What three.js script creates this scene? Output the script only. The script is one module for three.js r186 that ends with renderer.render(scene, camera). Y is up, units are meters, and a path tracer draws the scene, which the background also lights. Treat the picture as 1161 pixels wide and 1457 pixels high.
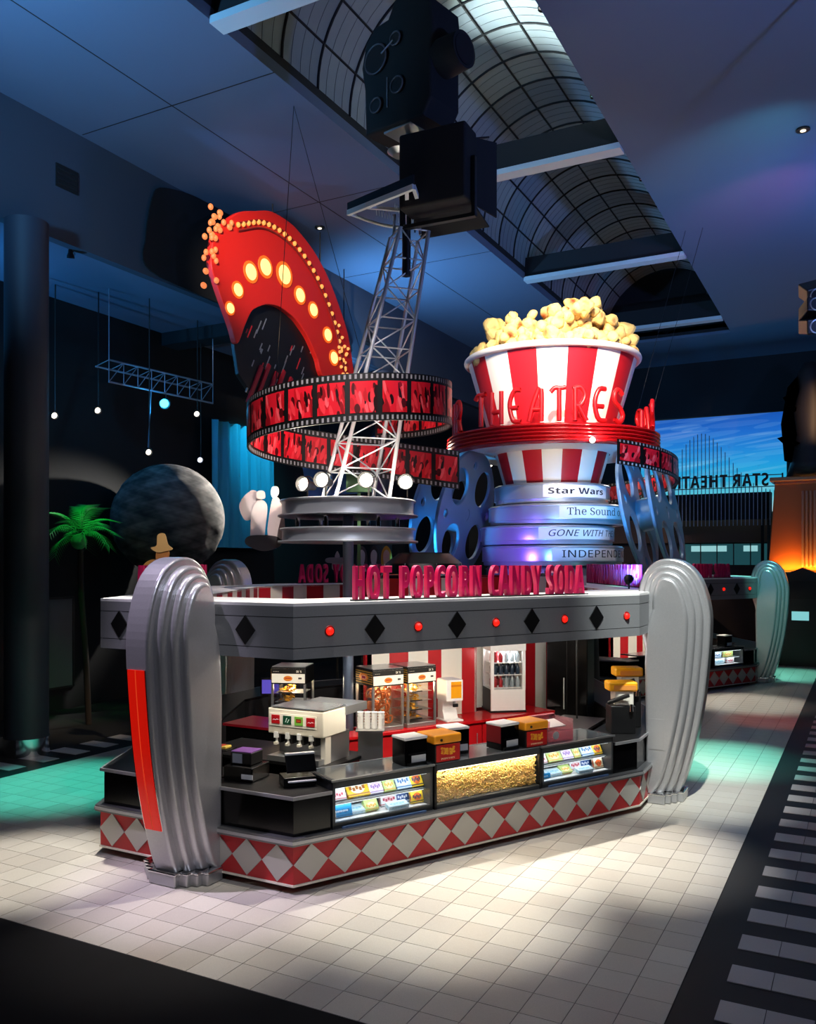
import * as THREE from 'three';
import { RoundedBoxGeometry } from 'three/addons/geometries/RoundedBoxGeometry.js';
import { mergeGeometries } from 'three/addons/utils/BufferGeometryUtils.js';
import { FontLoader } from 'three/addons/loaders/FontLoader.js';
import { TextGeometry } from 'three/addons/geometries/TextGeometry.js';
import { RectAreaLightUniformsLib } from 'three/addons/lights/RectAreaLightUniformsLib.js';
RectAreaLightUniformsLib.init();

// ---------------------------------------------------------------- camera, light, exposure
// plan coordinates: v across the hall (+x), u along the hall away from the near island end (-z), h up
const scene = new THREE.Scene();
scene.background = new THREE.Color(0x020306);
const camera = new THREE.PerspectiveCamera(61.16, 1161 / 1457, 0.1, 200);
camera.position.set(6.353, 3.3, 7.059);
camera.rotation.set(0, THREE.MathUtils.degToRad(27.888), 0);
camera.setViewOffset(1161, 1457, 0, -71.5, 1161, 1457);
scene.add(camera);
const renderer = new THREE.WebGLRenderer();
renderer.toneMapping = THREE.LinearToneMapping;
renderer.toneMappingExposure = 1.0;
renderer.shadowMap.enabled = true;
const spots = [];
const P = (v, h, u) => new THREE.Vector3(v, h, -u);
function spot(color, I, from, to, angle, pen = 0.5, size = 4) {
  const l = new THREE.SpotLight(color, I, 0, THREE.MathUtils.degToRad(angle), pen, 2);
  l.position.copy(from); l.target.position.copy(to); l.castShadow = true; l.shadow.radius = size;
  scene.add(l, l.target); spots.push({ l }); return l;
}
const CEIL = 11.29;
// white ceiling spots beside the skylight slot, aimed at the pale floor round the near island
spot(0xfffaf4, 520, P(-2.2, 11.0, 0.7), P(-1.7, 0, -0.7), 8, 0.6);
spot(0xfff6f0, 260, P(2.05, 11.6, 1.3), P(0.9, 0, -1.0), 8.5, 0.8);
spot(0xfffbf4, 720, P(2.05, 11.6, 3.6), P(2.7, 0, 0.6), 8.5, 0.75);
spot(0xfffbf4, 760, P(2.05, 11.6, 5.4), P(3.9, 0, 2.8), 8.5, 0.75);
spot(0xfff8ee, 360, P(2.05, 11.6, 17.0), P(3.9, 0, 14.6), 9, 0.6);
// soft wash from the front of the hall on counter fronts and pylons
spot(0xd8def4, 130, P(7.6, 11.0, -6.0), P(1.6, 1.6, 1.4), 26, 0.9, 14);  // unseen fill spot added to brighten the counter fronts
spot(0xecdcff, 400, P(-2.4, 10.95, -3.0), P(-0.1, 1.9, -0.6), 9, 0.8);
spot(0xeef4f0, 820, P(5.6, 10.95, -0.5), P(4.1, 1.7, 5.2), 10, 0.8);
// teal pools
spot(0x4cf0dc, 560, P(-5.6, 10.95, 1.2), P(-4.2, 0, 1.9), 10, 0.7);
spot(0x86fbe8, 820, P(2.05, 11.6, 8.2), P(4.1, 0, 8.2), 9, 0.7);
spot(0x86fbe8, 480, P(2.05, 11.6, 21.0), P(4.3, 0, 20.6), 10, 0.6);
spot(0xff6a4a, 120, P(2.05, 11.6, 12.0), P(4.6, 0, 12.4), 6, 0.8);
spot(0x7fe8dc, 420, P(5.9, 10.95, 12.5), P(4.0, 1.8, 18.8), 6, 0.8);
spot(0xffc890, 90, P(6.6, 8.5, 20.5), P(4.7, 8.2, 24.6), 16, 0.8);  // added warm spot bringing out the winged statue
// ledge and sign light from beside the slot
spot(0xfffaf2, 300, P(2.05, 11.6, 0.3), P(1.9, 2.9, 2.0), 13, 0.6);
spot(0xfffaf2, 220, P(2.05, 11.6, -0.1), P(0.2, 2.9, 1.0), 12, 0.7);
// show lights on the popcorn bucket and its ring
spot(0xfff2e0, 620, P(3.4, 10.95, 3.0), P(0.4, 7.0, 12.0), 15, 0.6);
spot(0xfff0dc, 420, P(2.05, 11.6, 4.4), P(0.0, 7.4, 12.0), 15, 0.6);
spot(0xffe8e0, 260, P(5.0, 10.95, 3.0), P(1.2, 6.0, 11.0), 14, 0.8);
// unseen spots added to brighten the red arch and the film ribbon
spot(0xfff0e4, 620, P(-1.6, 11.0, 0.2), P(-5.4, 9.5, 9.2), 13, 0.8);
spot(0xfff0ea, 330, P(2.6, 10.95, -1.0), P(0.0, 5.4, 2.6), 13, 0.8);
// blue and violet floods on the island roofs, aimed at cans and reels
spot(0x2f9ce8, 62, P(-2.2, 3.05, 8.2), P(-1.8, 4.6, 11.6), 30, 0.8);
spot(0x2f9ce8, 170, P(3.1, 3.05, 6.4), P(2.3, 4.6, 12.0), 24, 0.8);
spot(0x8a5cff, 42, P(-0.5, 3.05, 7.6), P(-0.3, 3.9, 12.0), 22, 0.8);
spot(0xfff2e4, 60, P(2.5, 3.05, 5.6), P(0.3, 5.5, 11.0), 11, 0.8);
spot(0x6fb0ff, 34, P(1.3, 3.05, 7.6), P(0.5, 4.6, 12.0), 20, 0.8);
// blue wash on the ceiling from floods on drop pipes
spot(0x5a98cc, 330, P(-3.6, 8.0, -2.4), P(-3.9, 11.3, 4.0), 46, 0.9, 10);
spot(0x5a94c8, 260, P(-6.2, 7.8, 13.0), P(-4.0, 11.3, 15.0), 64, 0.9, 10);
spot(0x5f78c0, 220, P(9.0, 7.0, 2.0), P(5.5, 11.3, 6.0), 68, 0.9, 10);
spot(0x5f78c0, 220, P(8.5, 7.4, 12.0), P(5.0, 11.3, 15.0), 66, 0.9, 10);
spot(0x3a92d8, 110, P(-8.9, 6.6, 1.4), P(-8.0, 9.2, 7.0), 56, 0.9);
spot(0x66d0e0, 46, P(6.6, 9.4, 8.0), P(4.0, 11.3, 11.0), 22, 0.9);
spot(0xd060a0, 50, P(6.6, 9.4, 10.4), P(4.0, 11.3, 13.6), 20, 0.9);
// accents in the left dark: moon, curtain, palm, cut-out
spot(0xf0ece4, 300, P(-6.2, 6.3, 11.6), P(-8.1, 4.4, 8.4), 24, 0.6);
spot(0x38c8e0, 90, P(-6.9, 9.0, 11.0), P(-9.0, 6.2, 12.8), 22, 0.8);
spot(0x30ff70, 80, P(-6.9, 9.0, 4.4), P(-7.9, 4.0, 5.5), 9.5, 0.9);
spot(0xffe2b8, 260, P(2.05, 11.6, 2.4), P(-4.5, 3.5, 4.2), 5, 0.8);  // added warm spot for the cowboy cut-out
// cool work light inside the vault
spot(0xe4f6f0, 260, P(-1.9, 11.75, 8.3), P(1.0, 13.3, 8.3), 34, 1);

// ---------------------------------------------------------------- helpers
let seed = 7;
const rnd = () => { seed = (seed * 1664525 + 1013904223) >>> 0; return seed / 4294967296; };
const rr = (a, b) => a + (b - a) * rnd();
const D2R = Math.PI / 180;
const used = {};
function numbered(n) { used[n] = (used[n] || 0) + 1; return used[n] === 1 ? n : n + '_' + String(used[n] - 1).padStart(3, '0'); }
function shade(o) { o.castShadow = true; o.receiveShadow = true; return o; }
function part(name, geo, mat, parent) { const m = shade(new THREE.Mesh(geo, mat)); m.name = name; parent.add(m); return m; }
function thing(name, label, category, pos, rot = 0, group) {
  const o = new THREE.Group(); o.name = numbered(name); o.userData = { label, category };
  if (group) o.userData.group = group;
  if (pos) o.position.copy(pos); o.rotation.y = rot; scene.add(o); return o;
}
function solo(name, label, category, geo, mat, pos, rot = 0, group) {
  const m = shade(new THREE.Mesh(geo, mat)); m.name = numbered(name); m.userData = { label, category };
  if (group) m.userData.group = group;
  if (pos) m.position.copy(pos); m.rotation.y = rot; scene.add(m); return m;
}
function struct(name, label, geo, mat) {
  const m = geo ? shade(new THREE.Mesh(geo, mat)) : new THREE.Group();
  m.name = numbered(name); m.userData = { label, category: name.split('_')[0], kind: 'structure' }; scene.add(m); return m;
}
function dup(root, pos, rot, label, group) {
  const r = root.clone(); r.name = numbered(root.name.replace(/_\d{3}$/, '')); r.userData = { ...root.userData };
  if (label) r.userData.label = label; if (group) r.userData.group = group;
  if (pos) r.position.copy(pos); if (rot !== undefined) r.rotation.y = rot; scene.add(r); return r;
}
const C = (r, g, b) => new THREE.Color().setRGB(r, g, b);
function mat(color, rough = 0.6, metal = 0, extra = {}) { return new THREE.MeshStandardMaterial({ color, roughness: rough, metalness: metal, ...extra }); }
const glow = (color, I = 1, base = 0x111111) => new THREE.MeshStandardMaterial({ color: base, emissive: color, emissiveIntensity: I, roughness: 0.6 });
const bx = (w, h, d, x = 0, y = 0, z = 0) => new THREE.BoxGeometry(w, h, d).translate(x, y, z);
const rb = (w, h, d, r = 0.01, x = 0, y = 0, z = 0) => new RoundedBoxGeometry(w, h, d, 2, r).translate(x, y, z);
const cy = (r0, r1, h, n = 24, x = 0, y = 0, z = 0) => new THREE.CylinderGeometry(r0, r1, h, n).translate(x, y, z);
const cz = (r0, r1, h, n = 24, x = 0, y = 0, z = 0) => new THREE.CylinderGeometry(r0, r1, h, n).rotateX(Math.PI / 2).translate(x, y, z);
function bar(a, b, r, n = 6) {
  const d = b.clone().sub(a), L = d.length();
  const g = new THREE.CylinderGeometry(r, r, L, n); g.translate(0, L / 2, 0);
  g.applyQuaternion(new THREE.Quaternion().setFromUnitVectors(new THREE.Vector3(0, 1, 0), d.normalize()));
  return g.translate(a.x, a.y, a.z);
}
function beam(a, b, w, h) {
  const d = b.clone().sub(a), L = d.length(); const g = new THREE.BoxGeometry(w, h, L);
  const m = new THREE.Matrix4().lookAt(a, b, new THREE.Vector3(0, 1, 0)); g.applyMatrix4(m);
  const c = a.clone().add(b).multiplyScalar(0.5); return g.translate(c.x, c.y, c.z);
}
const join = (gs) => mergeGeometries(gs.map(g => g.index ? g.toNonIndexed() : g));
function prism(pts, y0, y1) {          // pts: convex (v,u) outline
  const pos = [], uv = []; const n = pts.length;
  const push = (p, y, a, b) => { pos.push(p[0], y, -p[1]); uv.push(a, b); };
  let area = 0; for (let i = 0; i < n; i++) { const a = pts[i], b = pts[(i + 1) % n]; area += a[0] * b[1] - b[0] * a[1]; }
  const q = area > 0 ? pts : [...pts].reverse(); let s = 0;
  for (let i = 0; i < n; i++) {
    const a = q[i], b = q[(i + 1) % n], L = Math.hypot(b[0] - a[0], b[1] - a[1]);
    push(a, y0, s, y0); push(b, y0, s + L, y0); push(b, y1, s + L, y1);
    push(a, y0, s, y0); push(b, y1, s + L, y1); push(a, y1, s, y1); s += L;
  }
  for (let i = 1; i < n - 1; i++) {
    for (const p of [q[0], q[i], q[i + 1]]) push(p, y1, p[0], p[1]);
    for (const p of [q[0], q[i + 1], q[i]]) push(p, y0, p[0], p[1]);
  }
  const g = new THREE.BufferGeometry();
  g.setAttribute('position', new THREE.Float32BufferAttribute(pos, 3));
  g.setAttribute('uv', new THREE.Float32BufferAttribute(uv, 2)); g.computeVertexNormals(); return g;
}
const vbox = (v0, v1, h0, h1, u0, u1) => new THREE.BoxGeometry(v1 - v0, h1 - h0, u1 - u0).translate((v0 + v1) / 2, (h0 + h1) / 2, -(u0 + u1) / 2);
function extr(pts, depth, bevel = 0, seg = 2) {
  const s = pts instanceof THREE.Shape ? pts : new THREE.Shape(pts.map(p => new THREE.Vector2(p[0], p[1])));
  return new THREE.ExtrudeGeometry(s, { depth, bevelEnabled: bevel > 0, bevelSize: bevel, bevelThickness: bevel, bevelSegments: seg, curveSegments: 24 });
}
function noiseTex(size, fn, srgb = true, rx = 1, ry = 1) {
  const d = new Uint8Array(size * size * 4);
  for (let j = 0; j < size; j++) for (let i = 0; i < size; i++) {
    const c = fn(i / size, j / size), k = (j * size + i) * 4;
    d[k] = c[0]; d[k + 1] = c[1]; d[k + 2] = c[2]; d[k + 3] = 255;
  }
  const t = new THREE.DataTexture(d, size, size); t.wrapS = t.wrapT = THREE.RepeatWrapping; t.magFilter = THREE.LinearFilter;
  t.repeat.set(rx, ry); if (srgb) t.colorSpace = THREE.SRGBColorSpace; t.needsUpdate = true; return t;
}
function canvasTex(w, h, draw) {
  const c = document.createElement('canvas'); c.width = w; c.height = h; const x = c.getContext('2d'); draw(x, w, h);
  const t = new THREE.CanvasTexture(c); t.colorSpace = THREE.SRGBColorSpace; return t;
}
// ---------------------------------------------------------------- materials
const grain = (b, a) => noiseTex(128, () => { const n = b + (rnd() - 0.5) * a; return [n, n, n]; });
const speck = noiseTex(256, () => { const s = rnd(); const n = s < 0.06 ? 168 : s > 0.95 ? 238 : 208 + (rnd() - 0.5) * 18; return [n, n - 2, n - 8]; });
const steelTex = noiseTex(128, () => { const n = 232 + (rnd() - 0.5) * 9; return [n, n, n]; });
const Mt = {
  tile: [0xf2ece2, 0xebe4da, 0xf6f1e8, 0xe6e0d8].map(c => mat(c, 0.34, 0, { map: speck })),
  grout: mat(0x55504c, 0.9), blackTile: mat(0x060606, 0.6), carpet: mat(0x060707, 0.95, 0, { map: grain(200, 90) }),
  ceil: mat(0x59687e, 0.85), dark: mat(0x101216, 0.85), black: mat(0x070708, 0.45), gloss: mat(0x060607, 0.14), blackMatt: mat(0x0b0b0c, 0.8),
  silver: mat(0xc8c8ca, 0.3, 0.6, { map: steelTex }), fascia: mat(0x96989a, 0.5, 0.2, { map: steelTex }), white: mat(0xf0efec, 0.5), cream: mat(0xe9e2cf, 0.6),
  red: mat(0xc5161d, 0.42), diaRed: mat(0xb81a22, 0.5), diaSilver: mat(0xb9b6ae, 0.42, 0.2), magenta: mat(0xd01058, 0.42),
  steel: mat(0xc6c8c8, 0.3, 0.85), chrome: mat(0xdddddd, 0.12, 1), glass: new THREE.MeshPhysicalMaterial({ color: 0xffffff, roughness: 0.02, transmission: 1, thickness: 0, ior: 1.5 }),
  orange: mat(0xf29a12, 0.5), reel: mat(0x86a2bc, 0.42, 0.35), can: mat(0xc3cad4, 0.3, 0.6), brown: mat(0x3a2118, 0.7), gold: mat(0xb98a4a, 0.4, 0.5),
};
// ---------------------------------------------------------------- structure
{
  const T = 0.3255, V0 = 5.074 - 32 * T, U0 = -1.72, NU = 88;       // pale tiled floor
  const fl = struct('floor', 'pale speckled square tile floor around the concession islands');
  part('grout_bed', vbox(V0, 5.074, -0.2, -0.004, U0, U0 + NU * T), Mt.grout, fl);
  const g = bx(T - 0.006, 0.012, T - 0.006, 0, -0.006, 0);
  const cells = [];
  const cp = camera.position, ca = Math.cos(27.888 * D2R), sa = Math.sin(27.888 * D2R);
  for (let i = 0; i < 32; i++) for (let j = 0; j < NU; j++) {
    const v = V0 + (i + 0.5) * T, u = U0 + (j + 0.5) * T, dv = v - cp.x, du = u + cp.z;
    const X = dv * ca + du * sa, Z = -dv * sa + du * ca; const px = 580 + 1233 * X / Z, py = 800 + 1233 * 3.3 / Z;
    const vis = Z > 1 && px > -15 && px < 1176 && py < 1475 && !(Math.abs(v) < 1.2 + u * 0.5 && u > 0.1 && u < 9);
    cells.push([v, u, vis ? Z : Z + 1000]);
  }
  cells.sort((a, b) => a[2] - b[2]);
  const rest = [];
  cells.forEach(([v, u], k) => {
    if (k < 300) { const t = part('tile', g, Mt.tile[Math.floor(rnd() * 4)], fl); t.position.set(v, 0, -u); t.rotation.y = Math.floor(rnd() * 4) * Math.PI / 2; }
    else rest.push(g.clone().translate(v, 0, -u));
  });
  const s = part('tile_field', join(rest), Mt.tile[0], fl); s.userData.kind = 'stuff';
  // checked border strips on both long sides: black band, white bars of two tiles, black beyond
  for (const side of [1, -1]) {
    const b = struct('floor_border', side > 0 ? 'black floor border with white tile bars on the right of the islands' : 'black floor border with white tile bars on the far left');
    const e = side > 0 ? 5.077 : V0 - 0.003, X = (k) => side > 0 ? e + k : e - k;
    part('black_band', vbox(Math.min(X(0), X(0.97)), Math.max(X(0), X(0.97)), -0.2, -0.006, -14, U0 + NU * T), Mt.blackTile, b);
    const wt = bx(T - 0.006, 0.012, T - 0.006, 0, -0.005, 0);
    const wm = mat(0xd8d6da, 0.4, 0, { map: speck });
    for (let k = -2; k < 44; k++) for (const c of [0, 1]) { const t = part('tile', wt, wm, b); t.position.set(X(0.3 + (c + 0.5) * T), 0, -(-0.34 + k * 0.6525)); }
  }
  const cpt = struct('floor_carpet', 'black carpet around the tiled concourse');
  part('carpet', vbox(-9.6, 5.077, -0.2, -0.003, -14, U0 - 0.003), Mt.carpet, cpt);
  part('carpet', vbox(6.05, 14, -0.2, -0.004, -14, U0 + NU * T), Mt.carpet, cpt);
  part('carpet', vbox(-16, V0 - 0.98, -0.2, -0.004, U0, U0 + NU * T), Mt.carpet, cpt);
  part('carpet', vbox(-16, 14, -0.2, -0.004, U0 + NU * T, 36), Mt.carpet, cpt);
  // ceiling round the skylight slot
  const W = 2.19, A = -0.7, B = 24.8, ce = struct('ceiling', 'dark blue flat ceiling either side of the skylight slot');
  part('ceiling_panel', vbox(-16, -W, CEIL, CEIL + 0.2, -14, 36), Mt.ceil, ce);
  part('ceiling_panel', vbox(W, 14, CEIL, CEIL + 0.2, -14, 36), Mt.ceil, ce);
  part('ceiling_panel', vbox(-W, W, CEIL, CEIL + 0.2, -14, A), Mt.ceil, ce);
  part('ceiling_panel', vbox(-W, W, CEIL, CEIL + 0.2, B, 36), Mt.ceil, ce);
  for (const y of [4.4, 9.0, 13.6]) part('joint_line', vbox(-6.6, -W, CEIL - 0.004, CEIL, y, y + 0.02), Mt.blackMatt, ce);
  part('joint_line', vbox(-4.4, -4.38, CEIL - 0.004, CEIL, -14, 29), Mt.blackMatt, ce);
  // barrel vault over the slot
  const va = struct('ceiling_vault', 'ribbed barrel vault skylight of curved panels over the slot');
  const vm = [0x7d858a, 0x747d84, 0x868e8e].map(c => mat(c, 0.6)), NS = 9, NB = 24, bl = (B - A) / NB, y0 = CEIL + 0.35;
  part('curb', vbox(-W - 0.12, -W, CEIL + 0.2, y0, A, B), Mt.dark, va); part('curb', vbox(W, W + 0.12, CEIL + 0.2, y0, A, B), Mt.dark, va);
  for (const u of [A, B]) { const e = new THREE.CylinderGeometry(W + 0.1, W + 0.1, 0.1, 24, 1, false, -Math.PI / 2, Math.PI).rotateX(-Math.PI / 2); part('end_wall', e.translate(0, y0 - 0.15, -u), Mt.dark, va); part('end_wall', vbox(-W, W, CEIL + 0.1, y0, u - 0.05, u + 0.05), Mt.dark, va); }
  for (let s2 = 0; s2 < NS; s2++) {
    const pg = new THREE.CylinderGeometry(W, W, bl - 0.05, 4, 1, true, -Math.PI / 2 + s2 * Math.PI / NS + 0.006, Math.PI / NS - 0.012).rotateX(-Math.PI / 2);
    for (let b = 0; b < NB; b++) { const p = part('vault_panel', pg, vm[(b * 5 + s2 * 3) % 3], va); p.position.set(0, y0, -(A + (b + 0.5) * bl)); }
    const a = -Math.PI / 2 + s2 * Math.PI / NS; if (s2) part('purlin', bx(0.03, 0.03, B - A, Math.sin(a) * (W - 0.01), y0 + Math.cos(a) * (W - 0.01), -(A + B) / 2), Mt.dark, va);
  }
  part('vault_shell', new THREE.CylinderGeometry(W + 0.06, W + 0.06, B - A, 24, 1, true, -Math.PI / 2, Math.PI).rotateX(-Math.PI / 2).translate(0, y0, -(A + B) / 2), Mt.dark, va);
  const rg = new THREE.TorusGeometry(W - 0.01, 0.026, 6, 28, Math.PI);
  for (let b = 0; b <= NB; b++) { const r = part('rib', rg, Mt.dark, va); r.position.set(0, y0, -(A + b * bl)); }
  const barM = mat(0x4a5054, 0.7), bars = new THREE.TorusGeometry(W - 0.004, 0.004, 4, 28, Math.PI);
  for (let b = 0; b < NB; b++) for (const q of [0.25, 0.5, 0.75]) { const r = part('glazing_bar', bars, barM, va); r.position.set(0, y0, -(A + (b + q) * bl)); }
  for (const u of [3.0, 9.63, 16.2, 22.8]) {
    const be = struct('ceiling_beam', 'beam with pale lower flange crossing the skylight slot at ' + (u < 5 ? 'the near end' : u < 12 ? 'mid length' : u < 20 ? 'two thirds of its length' : 'its far end'));
    part('web', vbox(-W, W, CEIL + 0.05, CEIL + 0.62, u - 0.05, u + 0.05), Mt.dark, be);
    part('flange', vbox(-W, W, CEIL - 0.06, CEIL + 0.05, u - 0.16, u + 0.16), mat(0xbfc6c8, 0.6), be);
  }
  // left bulkhead, soffit, rear walls
  const wl = struct('wall_left', 'dark blue bulkhead dropping from the ceiling on the left');
  part('bulkhead', vbox(-6.86, -6.66, 9.17, CEIL, -14, 29), mat(0x394350, 0.9), wl);
  part('soffit', vbox(-9.6, -6.86, 9.17, 9.37, -14, 29), Mt.ceil, wl);
  part('soffit_beam', vbox(-9.6, -6.9, 8.85, 9.17, 9.6, 10.2), Mt.dark, wl);
  part('inner_wall', vbox(-9.9, -9.6, 0, 9.17, -14, 29), Mt.blackMatt, wl);
  struct('wall_back', 'dark end wall of the hall behind the screen', vbox(-16, 14, 0, CEIL, 29, 29.3), mat(0x15171a, 0.9));
  struct('wall_right', 'dark wall on the right of the hall', vbox(12, 12.3, 0, CEIL, -14, 29), Mt.dark);
  struct('wall_front', 'dark wall behind the viewpoint', vbox(-16, 14, 0, CEIL, -14.3, -14), Mt.dark);
  const vent = thing('air_vent', 'small dark square air vent in the upper left bulkhead', 'vent', P(-6.655, 10.35, 4.1), Math.PI / 2);
  part('grille_frame', bx(0.5, 0.42, 0.03), Mt.blackMatt, vent); for (let k = 0; k < 4; k++) part('slat', bx(0.44, 0.03, 0.03, 0, -0.14 + k * 0.09, 0.02), Mt.dark, vent);
  const vent2 = dup(vent, P(-6.655, 8.9 + 1.0, 15.1), Math.PI / 2, 'small dark air vent in the bulkhead right of the lattice tower', 'bulkhead vents');
  vent.userData.group = 'bulkhead vents';
  // left columns
  for (const [v, u, r, l] of [[-6.46, 3.08, 0.36, 'round dark blue column at the left edge of the hall'], [-6.9, 16.2, 0.34, 'slender dark blue column far behind the stacked discs']]) {
    const c = thing('column', l, 'column', P(v, 0, u)); part('shaft', cy(r, r, 9.16, 32, 0, 4.58 + 0.005, 0), mat(0x2a2d38, 0.6), c);
    part('base_ring', cy(r + 0.02, r + 0.02, 0.3, 32, 0, 0.15, 0), Mt.chrome, c);
  }
}
// ---------------------------------------------------------------- concession island
const POLY = [[-1.33, 0], [1.33, 0], [3.7, 4.5], [3.7, 6.3], [1.33, 10.4], [-1.33, 10.4], [-3.7, 6.3], [-3.7, 4.5]];
const EDGE = POLY.map((p, i) => { const q = POLY[(i + 1) % 8], L = Math.hypot(q[0] - p[0], q[1] - p[1]); const d = [(q[0] - p[0]) / L, (q[1] - p[1]) / L]; return { p, L, d, n: [-d[1], d[0]], rot: Math.atan2(d[1], d[0]) }; });
const offs = {};
function off(d) {
  if (offs[d]) return offs[d];
  return offs[d] = EDGE.map((e, i) => {
    const f = EDGE[(i + 7) % 8]; const a = [f.p[0] + f.n[0] * d, f.p[1] + f.n[1] * d], b = [e.p[0] + e.n[0] * d, e.p[1] + e.n[1] * d];
    const cr = f.d[0] * e.d[1] - f.d[1] * e.d[0], s = ((b[0] - a[0]) * e.d[1] - (b[1] - a[1]) * e.d[0]) / cr; return [a[0] + f.d[0] * s, a[1] + f.d[1] * s];
  });
}
const on = (i, t, d) => { const e = EDGE[i]; return [e.p[0] + e.d[0] * t + e.n[0] * d, e.p[1] + e.d[1] * t + e.n[1] * d]; };
function face(i, d0, d1, y0, y1, t0, t1) {
  const A = t0 === undefined || t0 === null ? [off(d0)[i], off(d1)[i]] : [on(i, t0, d0), on(i, t0, d1)];
  const B = t1 === undefined || t1 === null ? [off(d0)[(i + 1) % 8], off(d1)[(i + 1) % 8]] : [on(i, t1, d0), on(i, t1, d1)];
  return prism([A[0], B[0], B[1], A[1]], y0, y1);
}
const U2 = 13.45;      // distance to the twin island
const stripeTex = canvasTex(256, 16, (x, w, h) => { x.fillStyle = '#e8e2d4'; x.fillRect(0, 0, w, h); x.fillStyle = '#b3141b'; x.fillRect(0, 0, w / 2, h); });
stripeTex.wrapS = stripeTex.wrapT = THREE.RepeatWrapping; stripeTex.repeat.set(1 / 0.68, 1);
Mt.stripe = mat(0xffffff, 0.5, 0, { map: stripeTex });
const counter = thing('concession_counter', 'octagonal concession counter with black front, bumper rail and harlequin base, nearest the viewer', 'counter', P(0, 0, 0), 0, 'twin concession counters');
const canopy = thing('canopy_fascia', 'grey metal canopy band with black diamonds and red lamps over the nearest counter', 'canopy', P(0, 0, 0), 0, 'twin canopy bands');
{
  const diaShape = (w, h) => extr([[-w, 0], [0, -h], [w, 0], [0, h]], 0.012);
  const dg = diaShape(0.186, 0.186), dk = extr([[-0.125, 0], [0, -0.15], [0.125, 0], [0, 0.15]], 0.014), ckt = new THREE.SphereGeometry(0.042, 16, 8, 0, 7, 0, Math.PI / 2).rotateX(Math.PI / 2);
  const starM = glow(0xff1a0c, 1.6, 0x400404), ringM = mat(0x8a1512, 0.5);
  const starRing = new THREE.TorusGeometry(0.05, 0.009, 6, 20);
  for (let i = 0; i < 8; i++) {
    const e = EDGE[i], put = (o, t, h, d) => { const p = on(i, t, d); o.position.set(p[0], h, -p[1]); o.rotation.y = e.rot; return o; };
    part('kick_plate', face(i, 0.16, 0.24, 0, 0.085), Mt.blackMatt, counter);
    const bp = part('base_panel', face(i, 0.0, 0.12, 0.085, 0.5), Mt.diaRed, counter);
    part('base_trim', face(i, -0.012, 0.02, 0.075, 0.097), Mt.cream, counter);
    const nd = Math.round(e.L / 0.391), st = e.L / nd;
    for (let k = 0; k < nd; k++) { const m = put(part('diamond', dg, Mt.diaSilver, counter), (k + 0.5) * st, 0.295, 0); m.scale.set(st / 0.391 * 1.04, 1, 1); }
    part('bumper_rail', face(i, -0.05, 0.08, 0.488, 0.56), mat(0x77787a, 0.3, 0.7), counter);
    part('rail_bead', face(i, -0.06, 0.0, 0.51, 0.54), Mt.silver, counter);
    const lowTop = 0.965;
    if (i !== 1) {
      part('counter_front', face(i, 0.035, 0.1, 0.56, lowTop - 0.03), Mt.gloss, counter);
      part('counter_top', face(i, 0.0, 0.7, lowTop - 0.03, lowTop), Mt.black, counter);
      part('edge_trim', face(i, -0.008, 0.012, lowTop - 0.032, lowTop + 0.002), Mt.silver, counter);
    } else {
      for (const [a, b] of [[null, 0.44], [4.62, null]]) {
        part('counter_front', face(i, 0.035, 0.1, 0.56, lowTop - 0.03, a, b), Mt.gloss, counter);
        part('counter_top', face(i, 0.0, 0.7, lowTop - 0.03, lowTop, a, b), Mt.black, counter);
        part('edge_trim', face(i, -0.008, 0.012, lowTop - 0.032, lowTop + 0.002, a, b), Mt.silver, counter);
      }
    }
    part('back_panel', face(i, 0.64, 0.7, 0, lowTop - 0.04), Mt.blackMatt, counter);
    // canopy
    for (const [a, b] of [[2.33, 2.437], [2.445, 2.745], [2.753, 2.86]]) part('fascia_panel', face(i, 0.0, 0.04, a, b), Mt.fascia, canopy);
    part('groove_backing', face(i, 0.02, 0.05, 2.34, 2.85), Mt.blackMatt, canopy);
    part('ledge', face(i, 0.0, 0.95, 2.86, 2.89), Mt.white, canopy);
    part('inner_fascia', face(i, 0.91, 0.95, 2.3, 2.885), Mt.stripe, canopy);
    part('soffit', face(i, 0.03, 0.93, 2.33, 2.35), mat(0x9a9a98, 0.7), canopy);
    if (e.L > 4) {
      const ts = [0.41, 1.51, 2.61, 3.71, 4.83].map(t => t * e.L / 5.086), ds = [0.95, 2.04, 3.166, 4.267].map(t => t * e.L / 5.086);
      for (const t of ts) { const s = put(part('star_lamp', ckt, starM, canopy), t, 2.6, -0.005); part('bezel', starRing, ringM, s); }
      for (const t of ds) put(part('diamond', dk, Mt.black, canopy), t, 2.6, -0.002);
    } else if (e.L > 2) for (const t of [0.3, e.L - 0.59]) put(part('diamond', dk, Mt.black, canopy), t, 2.61, -0.002);
  }
}
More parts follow.
